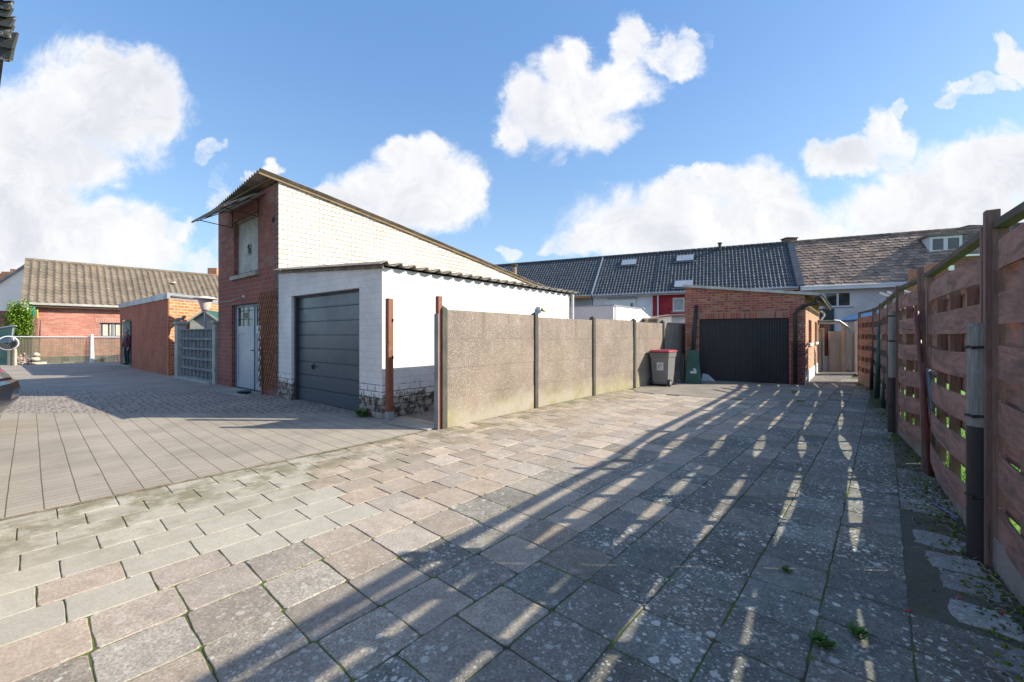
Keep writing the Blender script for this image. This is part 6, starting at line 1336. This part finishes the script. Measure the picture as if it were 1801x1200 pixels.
# low terrace edge behind the mesh
F5 = Fr(m0 + FM.n * .6, m1_ - m0); q = MB(); q.fb(F5, .5, LM + 2, 0, .15, -.05, .30); tag(q.build('garden_kerb', M['concrete'], bevel=.01), 'low concrete garden edging just behind the mesh fence', 'edging')
q = MB(); q.fb(F5, .5, LM + 2, .15, 6, -.05, .22); struct(q.build('garden_bed_soil', M['soil']))
# mirror on two stubs
mp_ = G(19, 643); mr = thing('round_mirror', 'round convex mirror with a white rim on two short pale stakes near the cars', 'mirror', mp_)
zc = Zv(603.5, mp_.y); mc = Vector((mp_.x, mp_.y - .1, zc)); rad = 12 * mp_.y / FPX; toc = (Vector((0, 0, H)) - mc).normalized()
q = MB(); q.lathe(mc, [(rad, -.02), (rad * 1.06, 0), (rad * 1.0, .03), (rad * .9, .03)], 28, axis=tuple(toc)); q.build('rim', M['pvc'], mr, smooth=True)
q = MB(); q.lathe(mc, [(rad * .95, .031), (rad * .7, .06), (rad * .35, .078), (.01, .084)], 28, axis=tuple(toc)); mm_ = surf('mirror_face', (.15, .17, .19), (.12, .14, .16), .12, 2, 20, 0, metal=.9); q.build('mirror_face', mm_, mr, smooth=True)
for u in (17, 26): q = MB(); x = Xu(u, mp_.y); q.box(x - .05, x + .05, mp_.y - .05, mp_.y + .05, -.02, zc - rad * .85); q.build('stake', surf('sandy_stake', (.5, .44, .34), (.4, .34, .26), .9) if u == 17 else bpy.data.materials['sandy_stake'], mr)
# rubble heap, plank, stones
q = MB()
for k in range(420):
    p = G(rng.gauss(33, 9), rng.uniform(637.5, 642)); r = rng.uniform(.03, .085); z = abs(rng.gauss(0, .16)); vs = [(p.x + r * math.cos(j * 1.256 + k) * rng.uniform(.7, 1.2), p.y + r * math.sin(j * 1.256 + k), z) for j in range(5)]
    q.add(vs + [(p.x, p.y, z + r), (p.x, p.y, z - r)], [(j, (j + 1) % 5, 5) for j in range(5)] + [((j + 1) % 5, j, 6) for j in range(5)], rng.randint(0, 2))
tag(q.build('rubble', [surf('rubble_pale', (.5, .42, .36), (.4, .33, .28), .9, 12), surf('rubble_pink', (.42, .28, .26), (.33, .22, .2), .9, 12), surf('rubble_dark', (.14, .12, .10), (.09, .08, .07), .9, 12)], origin=(Xu(33, 20.4), 20.4, 0)), 'heap of broken pale and pinkish rubble below the round mirror', None, kind='stuff')
for (u, v, r, lb) in ((64, 624, .12, 'upper pale boulder balanced beside the rubble heap'), (61, 632, .17, 'larger white boulder lying on the plank beside the rubble heap')):
    p = G(u, 640.5); q = MB(); z = Zv(v, p.y); V = []; F_ = []
    n, m = 9, 6
    for i in range(m + 1):
        th = math.pi * i / m
        for j in range(n):
            rr = r * (1 + rng.uniform(-.2, .2)) if j or i else r; V.append((p.x + rr * math.sin(th) * math.cos(j * 6.283 / n) * 1.15, p.y + rr * math.sin(th) * math.sin(j * 6.283 / n), z + rr * .8 * math.cos(th)))
    F_ = [(i * n + j, i * n + (j + 1) % n, (i + 1) * n + (j + 1) % n, (i + 1) * n + j) for i in range(m) for j in range(n)]
    q.add(V, F_); tag(q.build('boulder', M.setdefault('boulder', surf('pale_boulder', (.62, .57, .48), (.5, .45, .37), .9, 5, 40, .4)), smooth=True), lb, 'stone', 'pale boulders')
p0, p1 = G(36, 642.5), G(80, 640); F6 = Fr(p0, p1 - p0); q = MB(); q.fb(F6, 0, (p1 - p0).length, -.08, .12, -.01, .10); tag(q.build('plank', surf('pale_plank', (.55, .48, .4), (.45, .39, .32), .9, 4), bevel=.01), 'pale timber beam lying on the ground in front of the boulders', 'beam')
p0, p1 = G(112, 638.6), G(130, 638.2); F6 = Fr(p0, p1 - p0); q = MB(); q.fb(F6, 0, (p1 - p0).length, -.08, .08, -.01, .06); tag(q.build('plank', bpy.data.materials['pale_plank'], bevel=.01), 'short pale board lying at the foot of the mesh fence', 'board')

# ------------------------------------------------------------------ tile-hung eave corner of the house beside the camera, top left
nh = thing('neighbour_house', 'house at the top left edge, only the lichened corner of its tile cladding in view', 'house', (-4.4, 2.6, 0))
ny = 2.5
M['hungtile'] = surf('dark_lichened_slate', (.022, .028, .025), (.04, .042, .036), .8, 9, 60, .6, .006, dirt=((.45, .45, .40), .56))
edge = [(22.5, 113, 72), (25.5, 90, 60), (17.5, 70, 45), (18.5, 52, 30), (12.5, 34, 14), (12, 18, 0), (14.5, 0, -20), (13, -18, -40), (15, -40, -60)]
for i, (u, v, v2) in enumerate(edge):
    q = MB(); z0, z1 = Zv(v, ny), Zv(v2 - 6, ny); x = Xu(u, ny)
    for j in range(7):
        xx = x - j * .17; y0 = ny - .012 * (j % 2) - .02 + i * .004; dz = rng.uniform(-.006, .006) + (.022 if j == 0 else .0)
        q.box8([(xx - .165, y0, z0 + dz + .018), (xx, y0, z0 + dz - .018 * (j == 0)), (xx, y0 + .02, z0 + dz), (xx - .165, y0 + .02, z0 + dz), (xx - .165, y0 + .03, z1), (xx, y0 + .03, z1), (xx, y0 + .04, z1), (xx - .165, y0 + .04, z1)])
        
    q.build('slate_course', M['hungtile'], nh)
q = MB(); q.box(-7.5, -3.95, 1.2, 3.0, -.05, Zv(118, ny)); q.build('wall', M['red'], nh)
q = MB(); q.ext([(-7.5, ny + .05, Zv(100, ny)), (Xu(-12, ny), ny + .05, Zv(100, ny)), (Xu(-12, ny) - .9, ny + .75, Zv(100, ny)), (-7.5, ny + .75, Zv(100, ny))], (0, 0, 1.2)); q.build('upper_wall', M['darkpost'], nh)

# ------------------------------------------------------------------ parked cars at the far left
def car(label, tip, zt):
    c = thing('parked_car', label, 'car', tip, 'dark cars parked at the left edge')
    M.setdefault('carpaint', surf('black_car_paint', (.012, .014, .018), (.014, .016, .02), .14, 1, 30, 0, spec=.7, rvar=.02)); M.setdefault('carglass', glassy('car_glass', (.03, .04, .05), .03))
    M.setdefault('tail', surf('red_tail_lens', (.62, .012, .02), (.45, .01, .015), .15, 14, 30, 0)); M.setdefault('chrome', surf('chrome', (.6, .6, .6), (.5, .5, .5), .15, 2, 30, 0, metal=.9))
    F = Fr((tip[0], tip[1]), (-.78, -.63))      # s runs towards the car's nose, t to its left side (towards the camera)
    St = [(.0, .50, .42, .68, .74), (.10, .74, .34, .80, .80), (.30, .82, .28, .98, .98), (.38, .84, .27, 1.02, 1.04), (.75, .86, .25, 1.0, 1.32), (1.15, .87, .22, .98, 1.46), (1.9, .88, .2, .96, 1.50), (2.7, .88, .2, .94, 1.44), (3.3, .87, .2, .92, 1.12), (3.5, .86, .22, .9, .98), (4.1, .80, .24, .74, .78), (4.35, .60, .3, .60, .64)]
    q = MB(); V = []; n = 14
    for s, w_, zb, zbelt, zr_ in St:
        cab = zr_ - zbelt; wt = w_ * (1 - .28 * min(1, cab / .5))
        ring = [(-w_ * .9, zb), (-w_, zb + .12), (-w_, zbelt - .12), (-w_ * .97, zbelt), (-(wt + .02), zbelt + cab * .75), (-wt * .85, zr_ - .01), (-wt * .3, zr_ + .01)]
        ring = ring + [(-x, z) for x, z in ring[::-1]]
        V += [F.p(s, x, z) for x, z in ring]
    fs = []; fm = []
    for i in range(len(St) - 1):
        for k in range(n):
            fs.append((i * n + k, i * n + (k + 1) % n, (i + 1) * n + (k + 1) % n, (i + 1) * n + k))
    q.add(V, fs); q.add(V[:n], [list(range(n))[::-1]]); q.add(V[-n:], [list(range(n))])
    idx = 0
    for i in range(len(St) - 1):
        for k in range(n):
            cabin = St[i][4] - St[i][3] > .2 or St[i + 1][4] - St[i + 1][3] > .2
            q.m[idx] = 1 if (cabin and k in (3, 9) and 3 <= i <= 8) or (k in (4, 5, 6, 7, 8) and i in (3, 7)) else 0; idx += 1
    b = q.build('body', [M['carpaint'], M['carglass']], c, smooth=False); md = b.modifiers.new('Subsurf', 'SUBSURF'); md.levels = 1; md.render_levels = 2
    q = MB()  # bumper
    pts = [F.p(.42, w, .50) for w in (.91,)] + [F.p(.14, .84, .50), F.p(-.02, .62, .50), F.p(-.06, 0, .50), F.p(-.02, -.62, .50), F.p(.14, -.84, .50), F.p(.42, -.91, .50)]
    rows = []
    for z, o in ((.24, .08), (.36, .0), (.56, -.035), (.66, -.01), (.70, .06)): rows.append([p + F.d.to_3d() * o + Vector((0, 0, z - .50)) for p in pts])
    q.grid(rows); q.build('bumper', M['carpaint'], c, solid=.02)
    q = MB(); q.grid([[p + F.d.to_3d() * -.025 + Vector((0, 0, z - .50)) for p in pts] for z in (.375, .405)]); q.build('chrome_strip', M['chrome'], c, solid=.012)
    for sg in (1, -1):
        q = MB(); V = [F.p(.10, sg * .60, .80), F.p(.18, sg * .80, .78), F.p(.42, sg * .875, .80), F.p(.46, sg * .86, .93), F.p(.30, sg * .82, .98), F.p(.22, sg * .62, .95)]
        ctr = F.p(.3, sg * .5, .88); q.add(V + [ctr], [(0, 1, 4, 5), (1, 2, 3, 4), (5, 4, 3, 6), (0, 5, 6), (0, 1, 2, 6), (2, 3, 6)]); q.build('tail_light', M['tail'], c, bevel=.01)
        q = MB(); q.lathe(F.p(-.0, sg * .66, .53), [(.02, -.02), (.02, .02)], 10, axis=tuple(-F.d.to_3d())); q.build('parking_sensor', M['chrome'], c)
    for s in (.95, 3.5):
        for sg in (1, -1):
            q = MB(); q.lathe(F.p(s, sg * .80, .31), [(.2, -.1), (.30, -.1), (.31, -.07), (.31, .07), (.30, .1), (.2, .1)], 24, axis=tuple(F.n.to_3d())); wh = q.build('wheel', M['sleeve'], c)
            q = MB(); q.lathe(F.p(s, sg * .82, .31), [(.2, -.08), (.2, .085), (.05, .09)], 20, axis=tuple(F.n.to_3d())); q.build('rim', M['chrome'], wh)
    return c
c1 = car('black car at the left edge, its red tail light and rear bumper in view', (-7.72, 6.42, 0), 0)
c2_ = copy_tree(c1, (-4.35, 3.35, 0), 0, 'second dark car parked farther back, only its red tail light showing at the left edge')

# ------------------------------------------------------------------ person in the doorway
def person():
    Yp = FO.Y(FO.s_at(224)) + .12; X = Xu(223.5, Yp); z0 = .07; Hh = 1.60
    pr = thing('person', 'person with grey hair in a plum jumper and dark trousers standing in the dark doorway', 'person', (X, Yp, z0))
    def S(*a): return Vector(a)
    J = {'pel': S(0, 0, .88), 'wai': S(0, 0, 1.0), 'che': S(0, .01, 1.20), 'nk0': S(0, .02, 1.33), 'nk': S(-.0, .0, 1.385), 'hd': S(-.01, -.03, 1.46), 'hd2': S(-.01, -.03, 1.52),
         'hl': S(-.085, 0, .84), 'kl': S(-.095, -.02, .45), 'al': S(-.10, .02, .07), 'tl': S(-.11, -.12, .03), 'hr': S(.085, 0, .84), 'kr': S(.10, -.01, .45), 'ar': S(.09, .03, .07), 'tr': S(.10, -.11, .03),
         'sl': S(-.165, .02, 1.27), 'el': S(-.235, .0, 1.02), 'wl': S(-.22, -.10, .80), 'sr': S(.165, .02, 1.27), 'er': S(.24, .02, 1.02), 'wr': S(.27, -.06, .79)}
    Rr = {'pel': .125, 'wai': .125, 'che': .13, 'nk0': .075, 'nk': .05, 'hd': .075, 'hd2': .082, 'hl': .085, 'kl': .058, 'al': .042, 'tl': .032, 'hr': .085, 'kr': .058, 'ar': .042, 'tr': .032, 'sl': .062, 'el': .045, 'wl': .032, 'sr': .062, 'er': .045, 'wr': .032}
    E = [('pel', 'wai'), ('wai', 'che'), ('che', 'nk0'), ('nk0', 'nk'), ('nk', 'hd'), ('hd', 'hd2'), ('pel', 'hl'), ('hl', 'kl'), ('kl', 'al'), ('al', 'tl'), ('pel', 'hr'), ('hr', 'kr'), ('kr', 'ar'), ('ar', 'tr'), ('che', 'sl'), ('sl', 'el'), ('el', 'wl'), ('che', 'sr'), ('sr', 'er'), ('er', 'wr')]
    for sd_, sg in (('l', -1), ('r', 1)):
        w_ = J['w' + sd_]; pm = w_ + S(0, -.015, -.055); J['p' + sd_] = pm; Rr['p' + sd_] = .028; E.append(('w' + sd_, 'p' + sd_))
        for k in range(4):
            a = pm + S(sg * 0 + (-.024 + k * .016) * .9, -.008, -.03); b = a + S(0, -.012, -.03 - .006 * (k in (1, 2))); e = b + S(0, -.014, -.018)
            for nme, pt, r in ((f'f{sd_}{k}a', a, .0095), (f'f{sd_}{k}b', b, .0085), (f'f{sd_}{k}c', e, .007)): J[nme] = pt; Rr[nme] = r
            E += [('p' + sd_, f'f{sd_}{k}a'), (f'f{sd_}{k}a', f'f{sd_}{k}b'), (f'f{sd_}{k}b', f'f{sd_}{k}c')]
        a = pm + S(-sg * .03, -.02, -.0); b = a + S(-sg * .008, -.02, -.028); J['t1' + sd_] = a; J['t2' + sd_] = b; Rr['t1' + sd_] = .011; Rr['t2' + sd_] = .008; E += [('p' + sd_, 't1' + sd_), ('t1' + sd_, 't2' + sd_)]
    keys = list(J); me = bpy.data.meshes.new('person_skeleton'); me.from_pydata([tuple(J[k]) for k in keys], [(keys.index(a), keys.index(b)) for a, b in E], [])
    ob_ = bpy.data.objects.new('person_skeleton', me); COL.objects.link(ob_)
    md = ob_.modifiers.new('Skin', 'SKIN'); md.use_smooth_shade = True
    for i, k in enumerate(keys): me.skin_vertices[0].data[i].radius = (Rr[k], Rr[k] * (.78 if k in ('pel', 'wai', 'che') else 1)); me.skin_vertices[0].data[i].use_root = k == 'pel'
    ob_.modifiers.new('Sub', 'SUBSURF').levels = 2
    dg = bpy.context.evaluated_depsgraph_get(); bm_ = bpy.data.meshes.new_from_object(ob_.evaluated_get(dg)); bpy.data.objects.remove(ob_)
    # nose, jaw shaping
    for v in bm_.vertices:
        p = v.co
        if p.z > 1.40 and p.y < -.08 and abs(p.x + .01) < .022 and 1.44 < p.z < 1.50: v.co.y -= .018
        if p.z > 1.40 and p.z < 1.44 and p.y < -.03: v.co.y -= .008
    mats = [surf('skin', (.50, .30, .23), (.45, .26, .2), .6, 8, 40, 0), surf('plum_jumper', (.13, .035, .065), (.10, .03, .05), .9, 6, 60, .2), surf('dark_trousers', (.025, .035, .038), (.03, .04, .045), .9, 6, 60, .2), M['blackmetal']]
    bm_.materials.clear()
    for x in mats: bm_.materials.append(x)
    for pl in bm_.polygons:
        c = pl.center
        if c.z < .075: k = 3
        elif c.z < .86 and abs(c.x) < .19: k = 2
        elif c.z < 1.345 and not (c.z < .815 and abs(c.x) > .19): k = 1
        else: k = 0
        pl.material_index = k; pl.use_smooth = True
    body = bpy.data.objects.new('body', bm_); COL.objects.link(body); body.parent = pr; WORLD['body'] = WORLD[pr.name]
    o3 = WORLD[pr.name]
    q = MB(); c = o3 + Vector((-.01, -.015, 1.535)); V = []
    for i in range(7):
        th = .05 + 1.75 * i / 6
        for j in range(16):
            ph = j * 6.283 / 16; rr = .098 + .008 * math.sin(j * 3.1 + i)
            lowcut = 1.0 if math.sin(ph) > -.35 or i < 4 else .82
            V.append(c + Vector((math.sin(th) * math.cos(ph) * rr, math.sin(th) * math.sin(ph) * rr * lowcut + (.02 if (math.sin(ph) < -.35 and i >= 4) else 0), math.cos(th) * rr)))
    q.add(V, [(i * 16 + j, i * 16 + (j + 1) % 16, (i + 1) * 16 + (j + 1) % 16, (i + 1) * 16 + j) for i in range(6) for j in range(16)]); q.build('hair', surf('grey_hair', (.42, .38, .38), (.3, .27, .27), .8, 30, 80, .4), pr, smooth=True)
    for sg in (-1, 1):
        q = MB(); q.lathe(o3 + Vector((-.01 + sg * .03, -.106, 1.49)), [(.004, -.004), (.009, 0), (.004, .004)], 8, axis=(0, -1, 0)); q.build('eye', M['darkgap'], pr, smooth=True)
        q = MB(); q.lathe(o3 + Vector((-.01 + sg * .083, -.03, 1.48)), [(.006, -.02), (.014, 0), (.006, .022)], 8); q.build('ear', mats[0], pr, smooth=True)
    q = MB(); q.path([o3 + Vector((-.035, -.108, 1.435)), o3 + Vector((-.01, -.113, 1.433)), o3 + Vector((.015, -.108, 1.435))], .004, 6); q.build('mouth', surf('lips', (.3, .1, .09), (.25, .09, .08), .6), pr)
    q = MB(); q.path([o3 + Vector((-.09, -.05, 1.30)), o3 + Vector((-.06, -.115, 1.2)), o3 + Vector((-.05, -.12, 1.12))], .012, 6); q.path([o3 + Vector((.09, -.05, 1.30)), o3 + Vector((.06, -.115, 1.2)), o3 + Vector((.05, -.12, 1.08))], .012, 6); q.build('scarf', surf('pale_scarf', (.38, .36, .42), (.3, .28, .34), .9), pr, smooth=True)
    pr.rotation_euler = (0, 0, R(-25)); s_ = (1.62) / 1.63; pr.scale = (s_, s_, s_)
person()
